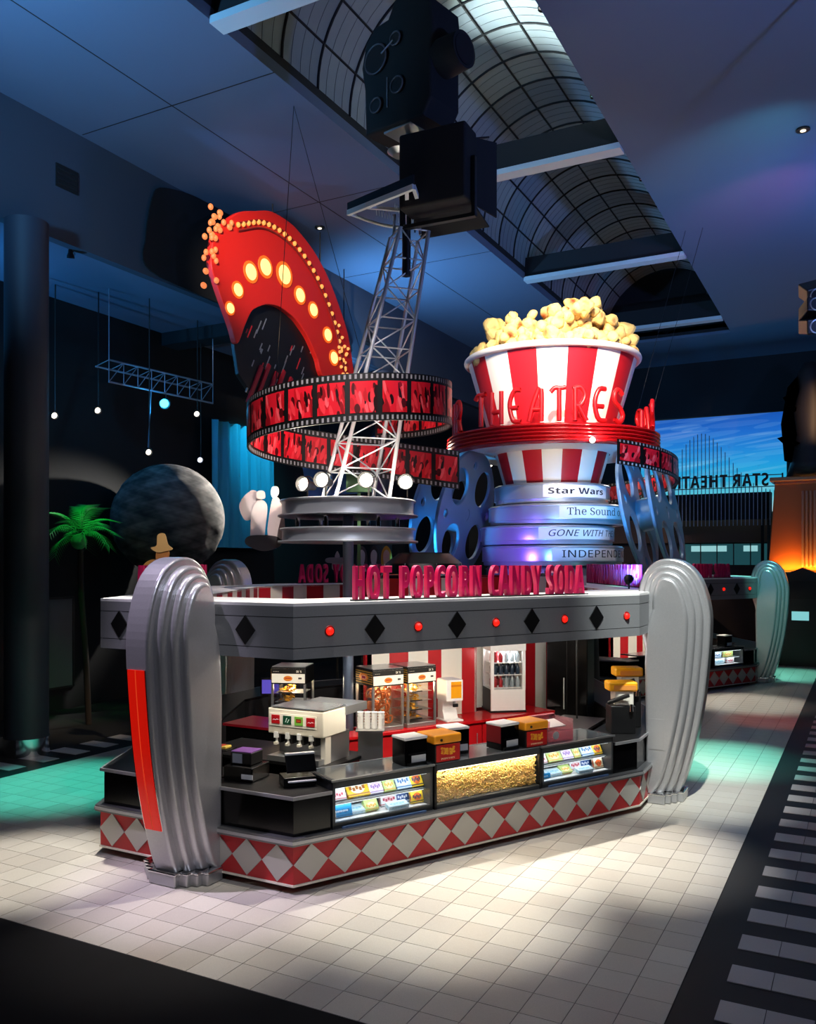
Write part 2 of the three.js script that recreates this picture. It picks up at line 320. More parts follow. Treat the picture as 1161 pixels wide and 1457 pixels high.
// core walls: a striped wedge with a niche
const core = thing('striped_core', 'red and white striped wedge of walls at the heart of the nearest island', 'wall', P(0, 0, 0), 0, 'twin striped cores');
{
  const strM = [mat(0xb8131c, 0.5), mat(0xe9e4d6, 0.55)];
  // near right wall (d = 2.9 from the long front), stripes from the apex to the niche and beyond
  const seg = [2.62, 2.702, 3.029, 3.365, 3.725, 3.976, 4.37, 4.663]; let red = true;
  for (let k = 0; k < seg.length - 1; k++) { part('stripe_panel', face(1, 2.9, 2.96, 0, 3.06, seg[k], seg[k + 1]), strM[red ? 0 : 1], core); red = !red; }
  part('niche_side', face(1, 2.9, 3.3, 0.95, 2.3, 4.62, 4.66), strM[1], core);
  part('niche_back', face(1, 3.2, 3.26, 0.95, 2.3, 4.64, 5.64), strM[1], core);
  part('niche_side', face(1, 2.9, 3.3, 0.95, 2.3, 5.62, 5.66), strM[1], core);
  part('niche_head', face(1, 2.9, 2.96, 2.3, 3.06, 4.663, 5.66), strM[0], core);
  part('niche_apron', face(1, 2.9, 2.96, 0, 0.95, 4.663, 5.66), strM[0], core);
  // return wall, turning away, narrower in view
  const a = on(1, 5.66, 2.9); let w = 0;
  const dir = [0.3, 0.954]; const cols = [0, 1, 0, 1, 0, 1];
  for (const c of cols) { const p0 = [a[0] + dir[0] * w, a[1] + dir[1] * w], p1 = [a[0] + dir[0] * (w + 0.3), a[1] + dir[1] * (w + 0.3)]; part('stripe_panel', prism([p0, p1, [p1[0] - 0.06, p1[1]], [p0[0] - 0.06, p0[1]]], 0, 3.06), strM[c], core); w += 0.3; }
  // mirrored left wall
  red = true; for (let k = 0; k < 10; k++) { const t0 = 2.62 + k * 0.33; part('stripe_panel', new THREE.BufferGeometry().copy(face(1, 2.9, 2.96, 0, 3.06, t0, t0 + 0.33)).scale(-1, 1, 1), strM[red ? 0 : 1], core); red = !red; }
  part('end_wall', prism([[-1.6, 8.0], [1.6, 8.0], [1.6, 8.1], [-1.6, 8.1]], 0, 3.06), strM[0], core);
  // octagonal vent hood
  const hood = thing('vent_hood', 'black octagonal vent hood with bright inner rails above the island core', 'hood', P(0.05, 0, 5.4));
  const o8 = (r0, r1, y0, y1, n) => { const g = new THREE.CylinderGeometry(r0, r1, y1 - y0, 8, 1, true); return g.rotateY(Math.PI / 8).translate(0, (y0 + y1) / 2, 0); };
  part('skirt', o8(0.62, 0.72, 2.95, 3.28), Mt.black, hood); part('crown', o8(0.42, 0.62, 3.28, 3.44), Mt.black, hood);
  part('cap', new THREE.CylinderGeometry(0.42, 0.42, 0.03, 8).rotateY(Math.PI / 8).translate(0, 3.44, 0), Mt.blackMatt, hood);
  part('rail', new THREE.TorusGeometry(0.73, 0.015, 6, 8).rotateX(Math.PI / 2).rotateY(Math.PI / 8).translate(0, 3.1, 0), Mt.chrome, hood);
  for (let k = 0; k < 8; k++) part('strut', bar(new THREE.Vector3(0.74 * Math.cos(k * Math.PI / 4), 2.97, 0.74 * Math.sin(k * Math.PI / 4)), new THREE.Vector3(0.64 * Math.cos(k * Math.PI / 4), 3.28, 0.64 * Math.sin(k * Math.PI / 4)), 0.012), Mt.chrome, hood);
  part('stem', cy(0.2, 0.2, 2.95, 12, 0, 1.475, 0), Mt.blackMatt, hood);
}
// pylons
function pylonProfile(ins) {
  const pts = [[0.36, 0.1], [0.44, 0.3], [0.52, 0.57], [0.62, 1.0], [0.69, 1.4], [0.745, 1.9], [0.775, 2.3], [0.775, 2.6], [0.72, 2.88], [0.62, 3.12], [0.47, 3.28], [0.28, 3.35], [0.09, 3.33], [-0.07, 3.21], [-0.17, 3.0], [-0.2, 2.7], [-0.15, 2.35], [0.0, 1.9]];
  const c = new THREE.CatmullRomCurve3(pts.map(p => new THREE.Vector3(p[0], p[1], 0))).getSpacedPoints(70);
  return c.map((p, i) => {
    const a = c[Math.max(0, i - 1)], b = c[Math.min(70, i + 1)], t = b.clone().sub(a).normalize(); const k = i > 60 ? ins * (70 - i) / 10 : ins;
    return [p.x - t.y * k, Math.max(0.1, p.y + t.x * k)];
  });
}
const pylon = thing('deco_pylon', 'tall silver ribbed pylon with a glowing red panel, nearest the viewer', 'pylon', P(0, 0, 0), -Math.PI / 2, 'deco pylons');
{
  [[0.30, 0, 0.035], [0.50, 0.085, 0.05], [0.67, 0.17, 0.05], [0.82, 0.255, 0.05]].forEach(([th, ins, bv], k) => {
    const pts = pylonProfile(ins + bv); pts.push([0, 0.1]);
    part(['centre_fin', 'inner_rib', 'outer_rib', 'side_slab'][k], extr(pts, th - bv * 2, bv, 5).translate(0, 0, -(th / 2 - bv)), Mt.silver, pylon);
  });
  const pr = pylonProfile(0).filter((p, i) => i < 34 && p[1] > 0.54 && p[1] < 2.24), out = [[0.0, 0]];
  const strip = (off0, hw, lo = 0) => extr([...pr.map(p => [p[0] + off0, p[1]]), ...[...pr].reverse().map(p => [p[0] - 0.05, p[1]])], hw * 2).translate(0, 0, -hw);
  const fr = part('red_panel_frame', strip(0.006, 0.125), Mt.chrome, pylon);
  part('red_panel', strip(0.014, 0.108), mat(0xd81408, 0.35, 0, { emissive: 0xff1a06, emissiveIntensity: 0.32 }), pylon).userData.label = 'glowing red panel';
  part('neon_line', strip(0.018, 0.004), glow(0xff4a1c, 0.6, 0x501008), pylon);
  const foot = [[0.36, 0.42], [0.27, 0.30], [0.18, 0.24]];
  part('plinth', join([rb(0.46, 0.13, 0.36, 0.02, 0.2, 0.065, 0), rb(0.38, 0.13, 0.56, 0.02, 0.17, 0.065, 0), rb(0.31, 0.13, 0.72, 0.02, 0.14, 0.065, 0), rb(0.24, 0.13, 0.88, 0.02, 0.11, 0.065, 0)]), Mt.silver, pylon);
  part('plinth_bead', join([rb(0.47, 0.03, 0.37, 0.012, 0.2, 0.13, 0), rb(0.39, 0.03, 0.57, 0.012, 0.17, 0.13, 0), rb(0.32, 0.03, 0.73, 0.012, 0.14, 0.13, 0), rb(0.25, 0.03, 0.89, 0.012, 0.11, 0.13, 0)]), Mt.chrome, pylon);
  part('access_hatch', bx(0.2, 0.42, 0.006, 0.12, 0.95, 0.412), Mt.silver, pylon);
  const plain = dup(pylon, P(3.7, 0, 5.4), 0, 'silver streamlined pylon with a broad plain side at the right corner of the nearest counter');
  for (const c of [...plain.children]) if (/red|neon/.test(c.name)) plain.remove(c);
  dup(plain, P(-3.7, 0, 5.4), Math.PI, 'dark pylon with arched ribbed top just visible behind the near pylon');
  dup(plain, P(3.7, 0, 5.4 + U2), 0, 'teal lit silver pylon of the far island at the right');
}
// letter signs
const font = await new FontLoader().loadAsync('fonts/droid/droid_sans_bold.typeface.json');
const serif = await new FontLoader().loadAsync('fonts/droid/droid_serif_regular.typeface.json');
const glyphs = {};
function letterGeo(ch, size, depth, sx) { const k = ch + size + '|' + sx; if (!glyphs[k]) glyphs[k] = new TextGeometry(ch, { font, size, depth, curveSegments: 5, bevelEnabled: true, bevelSize: 0.004, bevelThickness: 0.004, bevelSegments: 1 }).scale(sx, 1, 1); return glyphs[k]; }
function adv(ch, size, sx) { return ((font.data.glyphs[ch] || font.data.glyphs['?']).ha / font.data.resolution) * size * sx; }
function signRow(i, label) {
  const s = thing('letter_sign', label, 'sign', P(0, 0, 0), EDGE[i].rot, 'magenta letter signs on the canopies'); const p = on(i, 0.78, 0.2); s.position.set(p[0], 2.89, -p[1]);
  const txt = 'HOT POPCORN CANDY SODA'; let w = 0; for (const ch of txt) w += ch === ' ' ? 0.13 : adv(ch, 0.4, 0.62);
  const kx = 3.45 / w; let x = 0;
  for (const ch of txt) { if (ch === ' ') { x += 0.13 * kx; continue; } const m = part('letter', letterGeo(ch, 0.37, 0.06, 0.58 * kx), Mt.magenta, s); m.position.x = x; x += adv(ch, 0.4, 0.62) * kx; }
  part('base_bar', bx(3.45, 0.02, 0.12, 1.72, 0.005, 0.05), Mt.blackMatt, s);
  return s;
}
const sign = signRow(1, 'magenta letters HOT POPCORN CANDY SODA on the front of the nearest canopy');
signRow(7, 'magenta letters standing on the left side canopy behind the near pylon');
signRow(5, 'magenta letters seen from behind on the far left canopy of the nearest island');
signRow(3, 'magenta letters on the far right canopy of the nearest island');
// ---------------------------------------------------------------- lights under the canopy
const CR = EDGE[1].rot;
const cw = (t, h, d) => { const p = on(1, t, d); return new THREE.Vector3(p[0], h, -p[1]); };
function stripLamp(i, t0, t1, d, tgtD, I, label, color = 0xfff4e4) {
  const e = EDGE[i], L = t1 - t0, a = on(i, (t0 + t1) / 2, d), b = on(i, (t0 + t1) / 2, tgtD);
  const o = thing('strip_lamp', label, 'lamp', new THREE.Vector3(a[0], 2.33, -a[1]), e.rot, 'tube lamps under the canopy');
  part('housing', bx(L, 0.03, 0.2, 0, -0.015, 0), Mt.white, o); part('tube', bx(L - 0.06, 0.012, 0.14, 0, -0.034, 0), glow(color, 2.5, 0xffffff), o);
  const l = new THREE.RectAreaLight(color, I, L - 0.06, 0.14); l.position.set(a[0], 2.28, -a[1]); l.lookAt(b[0], 0.9, -b[1]); scene.add(l);
}
stripLamp(1, 0.3, 2.6, 0.75, 2.1, 58, 'tube lamp under the canopy above the left candy case');
stripLamp(1, 2.7, 5.0, 0.75, 2.1, 58, 'tube lamp under the canopy above the right candy case');
stripLamp(0, 0.3, 2.3, 0.75, 1.3, 8, 'tube lamp under the canopy above the soda machine');
stripLamp(5, 0.4, 4.6, 0.75, 1.6, 8, 'tube lamp under the far left canopy of the nearest island');
// ---------------------------------------------------------------- candy cases and popcorn bin in the long front
const caseM = mat(0x4c4f52, 0.4, 0.5);
function candyCase(t0, t1, label, du = 0) {
  const L = t1 - t0, o = thing('candy_case', label, 'display case', cw(t0, 0, 0.02), CR, 'lit candy cases');
  const f = (n, w, h, d, x, y, z, m = caseM) => part(n, bx(w, h, d, x, y, z), m, o);
  f('base', L, 0.05, 0.55, L / 2, 0.585, -0.275); f('top_rail', L, 0.075, 0.05, L / 2, 1.015, -0.025); f('bottom_rail', L, 0.05, 0.04, L / 2, 0.6, -0.02);
  f('side', 0.03, 0.5, 0.55, 0.015, 0.82, -0.275); f('side', 0.03, 0.5, 0.55, L - 0.015, 0.82, -0.275); f('back', L, 0.5, 0.02, L / 2, 0.82, -0.55, mat(0x8d9196, 0.4, 0.3));
  f('glass_top', L + 0.03, 0.015, 0.58, L / 2, 1.06, -0.28, mat(0x5d6468, 0.12, 0.3)); f('top_edge', L + 0.04, 0.02, 0.02, L / 2, 1.06, 0.012, Mt.steel);
  f('glass_front', L - 0.05, 0.38, 0.006, L / 2, 0.805, -0.006, Mt.glass);
  f('shelf', L - 0.06, 0.008, 0.4, L / 2, 0.79, -0.3, mat(0xbcc6c8, 0.2)); f('shelf_edge', L - 0.06, 0.012, 0.01, L / 2, 0.79, -0.095, Mt.steel);
  f('deck', L - 0.06, 0.01, 0.5, L / 2, 0.615, -0.28, Mt.white);
  f('lamp', L - 0.1, 0.02, 0.03, L / 2, 0.972, -0.06, glow(0xe8f6ff, 1.6, 0xffffff));
  f('lamp', L - 0.1, 0.012, 0.02, L / 2, 0.78, -0.11, glow(0xe8f6ff, 1.2, 0xffffff));
  f('sill_light', L - 0.2, 0.02, 0.02, L / 2, 0.57, 0.012, mat(0x6a86b4, 0.25, 0.4));
  for (const [y, z, I] of [[0.955, -0.07, 13], [0.768, -0.12, 8]]) {
    const l = new THREE.RectAreaLight(0xeef7ff, I, L - 0.1, 0.03); l.position.copy(cw(t0 + L / 2, y, 0.02 - z)); const tg = cw(t0 + L / 2, y - 0.3, 0.02 - z + 0.28); l.position.z -= du; tg.z -= du; l.lookAt(tg); scene.add(l);
  }
  return o;
}
candyCase(0.46, 1.72, 'lit glass candy case left of the popcorn bin');
candyCase(3.36, 4.6, 'lit glass candy case right of the popcorn bin');
// printed candy packs
const packTex = {};
function pack(c1, c2, c3, word) {
  const k = c1 + c2 + word; if (packTex[k]) return packTex[k];
  return packTex[k] = mat(0xffffff, 0.45, 0, { map: canvasTex(128, 80, (x, w, h) => {
    x.fillStyle = c1; x.fillRect(0, 0, w, h); x.fillStyle = c2; x.beginPath(); x.ellipse(w * 0.5, h * 0.55, w * 0.33, h * 0.3, 0, 0, 7); x.fill();
    x.fillStyle = c3; for (let i = 0; i < 5; i++) x.fillRect(w * 0.12 + i * w * 0.15, h * 0.42 + (i % 2) * 6, w * 0.12, h * 0.2);
    if (word) { x.fillStyle = '#fff'; x.font = 'bold 22px sans-serif'; x.fillText(word, 10, h * 0.62); }
    x.fillStyle = c3; x.fillRect(0, h * 0.86, w, h * 0.06);
  }) });
}
function candies(t0, list, row) {
  for (const [dt, w, h, tilt, a, lab, dz] of list) {
    const base = row ? 0.795 : 0.622, o = solo('candy_pack', lab, 'candy', rb(w, h, 0.045, 0.006, 0, h / 2, 0), a, cw(t0 + dt, base, 0.16 + (dz || 0)), 0, 'candy packs in the lit cases');
    o.rotation.set(0, CR, 0, 'YXZ'); o.rotation.x = -tilt; o.position.y += 0.022 * Math.sin(Math.abs(tilt));
  }
}
const Y = pack('#f2c31c', '#fdf6e0', '#a5601c'), W1 = pack('#eef2f4', '#f7d9dc', '#c8485c'), B1 = pack('#c4dcf0', '#eef6fc', '#3f72b0'), Y2 = pack('#f4cf2a', '#e0651c', '#30324c'), B2 = pack('#1f8fc8', '#1f8fc8', '#0f5d94', 'coooooo'), L1 = pack('#d9ecf2', '#c6e4ee', '#8fc4dc'), G1 = pack('#b9cf7a', '#f3e6a8', '#e09a2a'), P1 = pack('#efe7f4', '#dcc4e4', '#8f6fae'), O1 = pack('#d8d0b0', '#e0602a', '#884018'), DB = pack('#1b4f9a', '#1b4f9a', '#e8f0ff');
candies(0.46, [[0.14, 0.2, 0.13, 0.5, W1, 'small white pack with pink print, left end of left case upper shelf'], [0.4, 0.27, 0.2, 0.7, Y, 'large yellow candy bag lying on the left case upper shelf'], [0.62, 0.17, 0.17, 0.6, P1, 'pale lilac candy bag beside the yellow bag in the left case'], [0.79, 0.15, 0.16, 0.6, G1, 'yellow green candy bag in the middle of the left case upper shelf'], [0.98, 0.2, 0.19, 0.6, B1, 'pale blue candy bag right of centre on the left case upper shelf'], [1.15, 0.16, 0.18, 0.5, Y2, 'yellow and orange candy box at the right end of the left case upper shelf']], 1);
candies(0.46, [[0.2, 0.22, 0.13, 0.3, B2, 'bright blue candy box standing at the left of the left case lower shelf'], [0.07, 0.08, 0.1, 0.2, O1, 'small brown candy pack in the lower left corner of the left case'], [0.36, 0.26, 0.12, 1.2, L1, 'pale blue candy box lying flat on the left case lower shelf'], [0.56, 0.17, 0.12, 0.6, G1, 'cream round printed candy pack in the middle of the left case lower shelf'], [0.84, 0.22, 0.14, 0.25, W1, 'white candy box with red print on the left case lower shelf', 0.1], [1.02, 0.18, 0.14, 0.25, DB, 'dark blue candy box on the left case lower shelf', 0.1], [0.86, 0.26, 0.1, 1.25, L1, 'light blue candy box lying in front of the red printed box in the left case', -0.08], [1.15, 0.16, 0.15, 0.3, Y2, 'yellow candy box at the right end of the left case lower shelf']], 0);
candies(3.36, [[0.13, 0.17, 0.12, 0.5, W1, 'small white candy pack at the left end of the right case upper shelf'], [0.36, 0.24, 0.17, 0.65, G1, 'yellow green candy bag on the right case upper shelf'], [0.58, 0.18, 0.17, 0.65, P1, 'lilac candy bag beside the green bag in the right case'], [0.74, 0.12, 0.16, 0.6, G1, 'narrow green candy bag on the right case upper shelf'], [0.93, 0.22, 0.19, 0.6, B1, 'large pale blue candy bag on the right case upper shelf'], [1.11, 0.16, 0.16, 0.5, Y2, 'yellow candy bag at the right end of the right case upper shelf']], 1);
candies(3.36, [[0.16, 0.2, 0.06, 0.2, B2, 'flat teal candy box at the bottom of a pair in the right case', 0], [0.36, 0.28, 0.12, 1.2, L1, 'pale blue candy box lying flat in the right case lower shelf'], [0.56, 0.18, 0.12, 0.9, G1, 'cream candy bag in the middle of the right case lower shelf'], [0.8, 0.2, 0.14, 0.25, W1, 'white candy box with red print on the right case lower shelf', 0.1], [0.98, 0.18, 0.14, 0.25, DB, 'dark blue candy box on the right case lower shelf', 0.1], [0.82, 0.26, 0.1, 1.25, L1, 'light blue candy box lying in front in the right case', -0.08], [1.12, 0.16, 0.15, 0.3, O1, 'brown printed candy bag at the right end of the right case lower shelf']], 0);
// kernels
function kernelGeo(r, s, det) {
  seed = s; const gs = []; const n = 7 + Math.floor(rnd() * 4);
  for (let k = 0; k < n; k++) {
    const g = new THREE.IcosahedronGeometry(r * rr(0.3, 0.52), det), a = rnd() * 6.28, e = rr(-0.7, 1);
    const p = g.attributes.position; for (let i = 0; i < p.count; i++) { const x = p.getX(i), y = p.getY(i), z = p.getZ(i), f = 1 + 0.26 * Math.sin(x / r * 7 + s) * Math.sin(y / r * 6 + k) * Math.cos(z / r * 5); p.setXYZ(i, x * f, y * f, z * f); }
    const q = k ? r * rr(0.42, 0.66) : 0; g.translate(Math.cos(a) * q * Math.cos(e), Math.sin(e) * q, Math.sin(a) * q * Math.cos(e)); gs.push(g);
  }
  const g = join(gs); const p = g.attributes.position, col = [];
  for (let i = 0; i < p.count; i++) { const x = p.getX(i) / r, y = p.getY(i) / r, z = p.getZ(i) / r; const b = Math.sin(x * 4 + s * 2.1) * Math.sin(y * 5 + s) * Math.sin(z * 4.5 + s * 0.7); const k = Math.max(0, b - 0.12) * 1.8; col.push(0.72 - 0.34 * k, 0.51 - 0.33 * k, 0.17 - 0.12 * k); }
  g.setAttribute('color', new THREE.Float32BufferAttribute(col, 3)); g.computeVertexNormals(); return g;
}
{
  const t0 = 1.76, L = 1.57, o = thing('popcorn_bin', 'glass fronted bin full of yellow popcorn between the two candy cases', 'popcorn bin', cw(t0, 0, 0.02), CR);
  const f = (n, w, h, d, x, y, z, m = caseM) => part(n, bx(w, h, d, x, y, z), m, o);
  f('base', L, 0.05, 0.55, L / 2, 0.585, -0.275); f('top_rail', L, 0.07, 0.05, L / 2, 1.02, -0.025); f('post', 0.03, 0.5, 0.05, 0.0, 0.81, -0.02, Mt.black); f('post', 0.03, 0.5, 0.05, L, 0.81, -0.02, Mt.black);
  f('back', L, 0.5, 0.02, L / 2, 0.82, -0.55, Mt.steel); f('steel_top', L, 0.02, 0.56, L / 2, 1.055, -0.28, mat(0x9fa3a4, 0.2, 0.7)); f('glass_front', L - 0.04, 0.4, 0.006, L / 2, 0.8, -0.004, Mt.glass);
  f('added_bin_lamp', L - 0.1, 0.012, 0.018, L / 2, 0.978, -0.013, glow(0xfff2d0, 2, 0xffffff));  // added lamp to brighten the popcorn; its area light follows
  const l = new THREE.RectAreaLight(0xfff0cc, 90, L - 0.1, 0.02); l.position.copy(cw(t0 + L / 2, 0.968, 0.032)); l.lookAt(cw(t0 + L / 2, 0.6, 0.075)); scene.add(l);
  const km = new THREE.MeshStandardMaterial({ color: 0xffffff, vertexColors: true, roughness: 0.75 });
  const g = kernelGeo(0.016, 5, 1), inst = new THREE.InstancedMesh(g, km, 5200); inst.name = 'popcorn'; inst.userData.kind = 'stuff'; seed = 11;
  const top = x => 0.90 + 0.06 * Math.min(1, x / L * 1.6) + 0.012 * Math.sin(x * 9);
  const M = new THREE.Matrix4(), q = new THREE.Quaternion(), e = new THREE.Euler();
  for (let k = 0; k < 5200; k++) {
    const x = rr(0.03, L - 0.03); let y, z;
    if (k < 3400) { y = rr(0.62, top(x)); z = rr(-0.075, -0.055); } else { z = rr(-0.5, -0.06); y = top(x) - 0.01 + rr(0, 0.02) - 0.03 * Math.pow((z + 0.25) * 3, 2) + 0.03; }
    e.set(rnd() * 6, rnd() * 6, rnd() * 6); q.setFromEuler(e); const s = rr(0.8, 1.25); M.compose(new THREE.Vector3(x, y, z), q, new THREE.Vector3(s, s, s)); inst.setMatrixAt(k, M);
    inst.setColorAt(k, C(rr(0.85, 1.1), rr(0.82, 1.05), rr(0.7, 1.05)));
  }
  shade(inst); o.add(inst);
  part('popcorn_heap', bx(L - 0.06, 0.27, 0.41, L / 2, 0.745, -0.3), mat(0xc9a040, 0.9), o);
}
// ---------------------------------------------------------------- things standing on the case tops
function napkinBox(t, d, label, turn = 0, red = false) {
  const o = thing('napkin_dispenser', label, 'napkin box', cw(t, 1.069, d), CR + turn, 'black napkin dispensers on the front counter');
  part('body', rb(0.3, 0.28, 0.26, 0.012, 0, 0.14, 0), Mt.gloss, o); part('lid', rb(0.31, 0.03, 0.27, 0.01, 0, 0.293, 0), Mt.white, o);
  part('label_plate', bx(0.19, 0.075, 0.008, 0.03, 0.07, 0.132), mat(0xe6e6e0, 0.4), o); part('face_plate', bx(0.24, 0.016, 0.02, 0, 0.13, 0.135), Mt.chrome, o);
  part('straw_slot', bx(0.25, 0.03, 0.03, 0, 0.015, 0.14), Mt.black, o); if (red) part('side_panel', bx(0.008, 0.2, 0.24, -0.152, 0.18, 0), mat(0x7a1018, 0.4), o);
  return o;
}
napkinBox(1.55, 0.22, 'black napkin dispenser at the left end of the row, above the left candy case');
napkinBox(2.29, 0.4, 'black napkin dispenser with white lid between the two orange popcorn boxes', -0.1);
napkinBox(2.93, 0.25, 'black and dark red napkin dispenser left of the second orange box', 0.08, true);
const popFace = canvasTex(256, 200, (x, w, h) => {
  x.fillStyle = '#c31a1a'; x.fillRect(0, 0, w, h); x.fillStyle = '#f0a828'; for (let i = 0; i < 26; i++) { x.beginPath(); x.arc(60 + (i * 53) % 140, 40 + (i * 37) % 80, 14, 0, 7); x.fill(); }
  x.fillStyle = '#e06a1e'; for (let i = 0; i < 14; i++) { x.beginPath(); x.arc(70 + (i * 61) % 120, 50 + (i * 43) % 70, 8, 0, 7); x.fill(); }
  x.fillStyle = '#f5e2b0'; x.font = 'bold 30px serif'; x.fillText('POPCORN', 52, 178);
});
function popBox(t, d, label, turn = 0) {
  const o = thing('popcorn_warmer_box', label, 'box', cw(t, 1.069, d), CR + turn, 'orange lidded popcorn boxes on the front counter');
  part('body', rb(0.36, 0.2, 0.34, 0.01, 0, 0.1, 0), Mt.black, o); part('lid', rb(0.38, 0.1, 0.36, 0.02, 0, 0.255, 0), Mt.orange, o); part('lid_knob', cz(0.015, 0.015, 0.02, 12, -0.1, 0.25, 0.18), Mt.black, o);
  part('printed_panel', bx(0.33, 0.185, 0.006, 0.0, 0.1, 0.172), mat(0xffffff, 0.4, 0, { map: popFace }), o); part('corner_post', bx(0.02, 0.21, 0.02, -0.17, 0.105, 0.165), Mt.black, o);
}
popBox(1.94, 0.2, 'orange lidded popcorn box with red printed front above the popcorn bin left side');
popBox(3.3, 0.22, 'orange lidded popcorn box with red printed front at the right end of the popcorn bin');
{
  const o = thing('acrylic_tray', 'clear acrylic tray with pink papers at the right end of the counter row', 'tray', cw(3.78, 1.069, 0.3), CR);
  const pm = new THREE.MeshPhysicalMaterial({ color: 0xffd8dc, roughness: 0.1, transmission: 0.8, thickness: 0 });
  part('tray_wall', join([bx(0.4, 0.006, 0.36, 0, 0.005, 0), bx(0.006, 0.26, 0.36, 0.2, 0.13, 0), bx(0.006, 0.26, 0.36, -0.2, 0.13, 0), bx(0.4, 0.14, 0.006, 0, 0.07, 0.18), bx(0.4, 0.26, 0.006, 0, 0.13, -0.18)]), pm, o);
  part('rim', rb(0.42, 0.02, 0.06, 0.008, 0, 0.27, -0.18), mat(0xc06068, 0.4), o); part('paper', bx(0.3, 0.012, 0.22, -0.03, 0.2, -0.02).rotateX(0.25), mat(0xf0e4e0, 0.7), o); part('badge', cz(0.05, 0.05, 0.006, 20, -0.1, 0.08, 0.187), mat(0xd8d4c8, 0.5), o);
  const r = thing('card_terminal', 'black till display with white keys edge left of the left candy case', 'till', cw(0.28, 0.966, 0.46), CR - 0.25);
  part('base', rb(0.34, 0.1, 0.26, 0.012, 0, 0.05, 0), Mt.gloss, r); part('keyboard_edge', rb(0.3, 0.018, 0.04, 0.006, 0.02, 0.06, 0.14), Mt.white, r); part('screen', rb(0.32, 0.2, 0.03, 0.01, 0, 0, 0).rotateX(-0.6).translate(0.04, 0.21, -0.02), Mt.gloss, r); part('screen_edge', rb(0.32, 0.022, 0.05, 0.006, 0.04, 0.302, -0.075), Mt.white, r);
  const k = thing('cash_register', 'black cash register with purple top left on the counter beside the pylon', 'till', P(0.42, 0.965, 0.42), 0.1);
  part('body', rb(0.36, 0.16, 0.36, 0.015, 0, 0.08, 0), Mt.gloss, k); part('printer', rb(0.26, 0.13, 0.24, 0.012, -0.02, 0.225, -0.03), Mt.black, k); part('purple_top', bx(0.25, 0.008, 0.22, -0.02, 0.294, -0.03), mat(0x8a5aa8, 0.35), k); part('paper_label', bx(0.14, 0.05, 0.008, 0.12, 0.06, 0.183), Mt.white, k); part('display', bx(0.12, 0.1, 0.006, -0.06, 0.225, 0.092), mat(0x8a90a0, 0.2), k);  // top plate simply coloured purple
  const c = thing('candy_rack', 'small black rack holding bright candy next to the left pylon', 'rack', P(0.12, 0.965, 0.36), 0.1);
  part('post', cy(0.012, 0.012, 0.3, 8, 0, 0.15, 0), Mt.black, c); part('foot', cy(0.1, 0.1, 0.012, 20, 0, 0.006, 0), Mt.black, c); part('shelf', bx(0.26, 0.014, 0.2, 0, 0.3, 0), Mt.black, c);
  [[-0.07, 0xd8a020], [0.0, 0xb83a20], [0.07, 0xe0c050]].forEach(([x, col]) => solo('candy_bar', 'wrapped candy bar on the small black rack by the left pylon', 'candy', rb(0.06, 0.03, 0.12, 0.01, 0, 0.015, 0), mat(col, 0.4), P(0.12 + x, 0.965 + 0.308, 0.36), 0.1, 'bars on the small rack'));
}
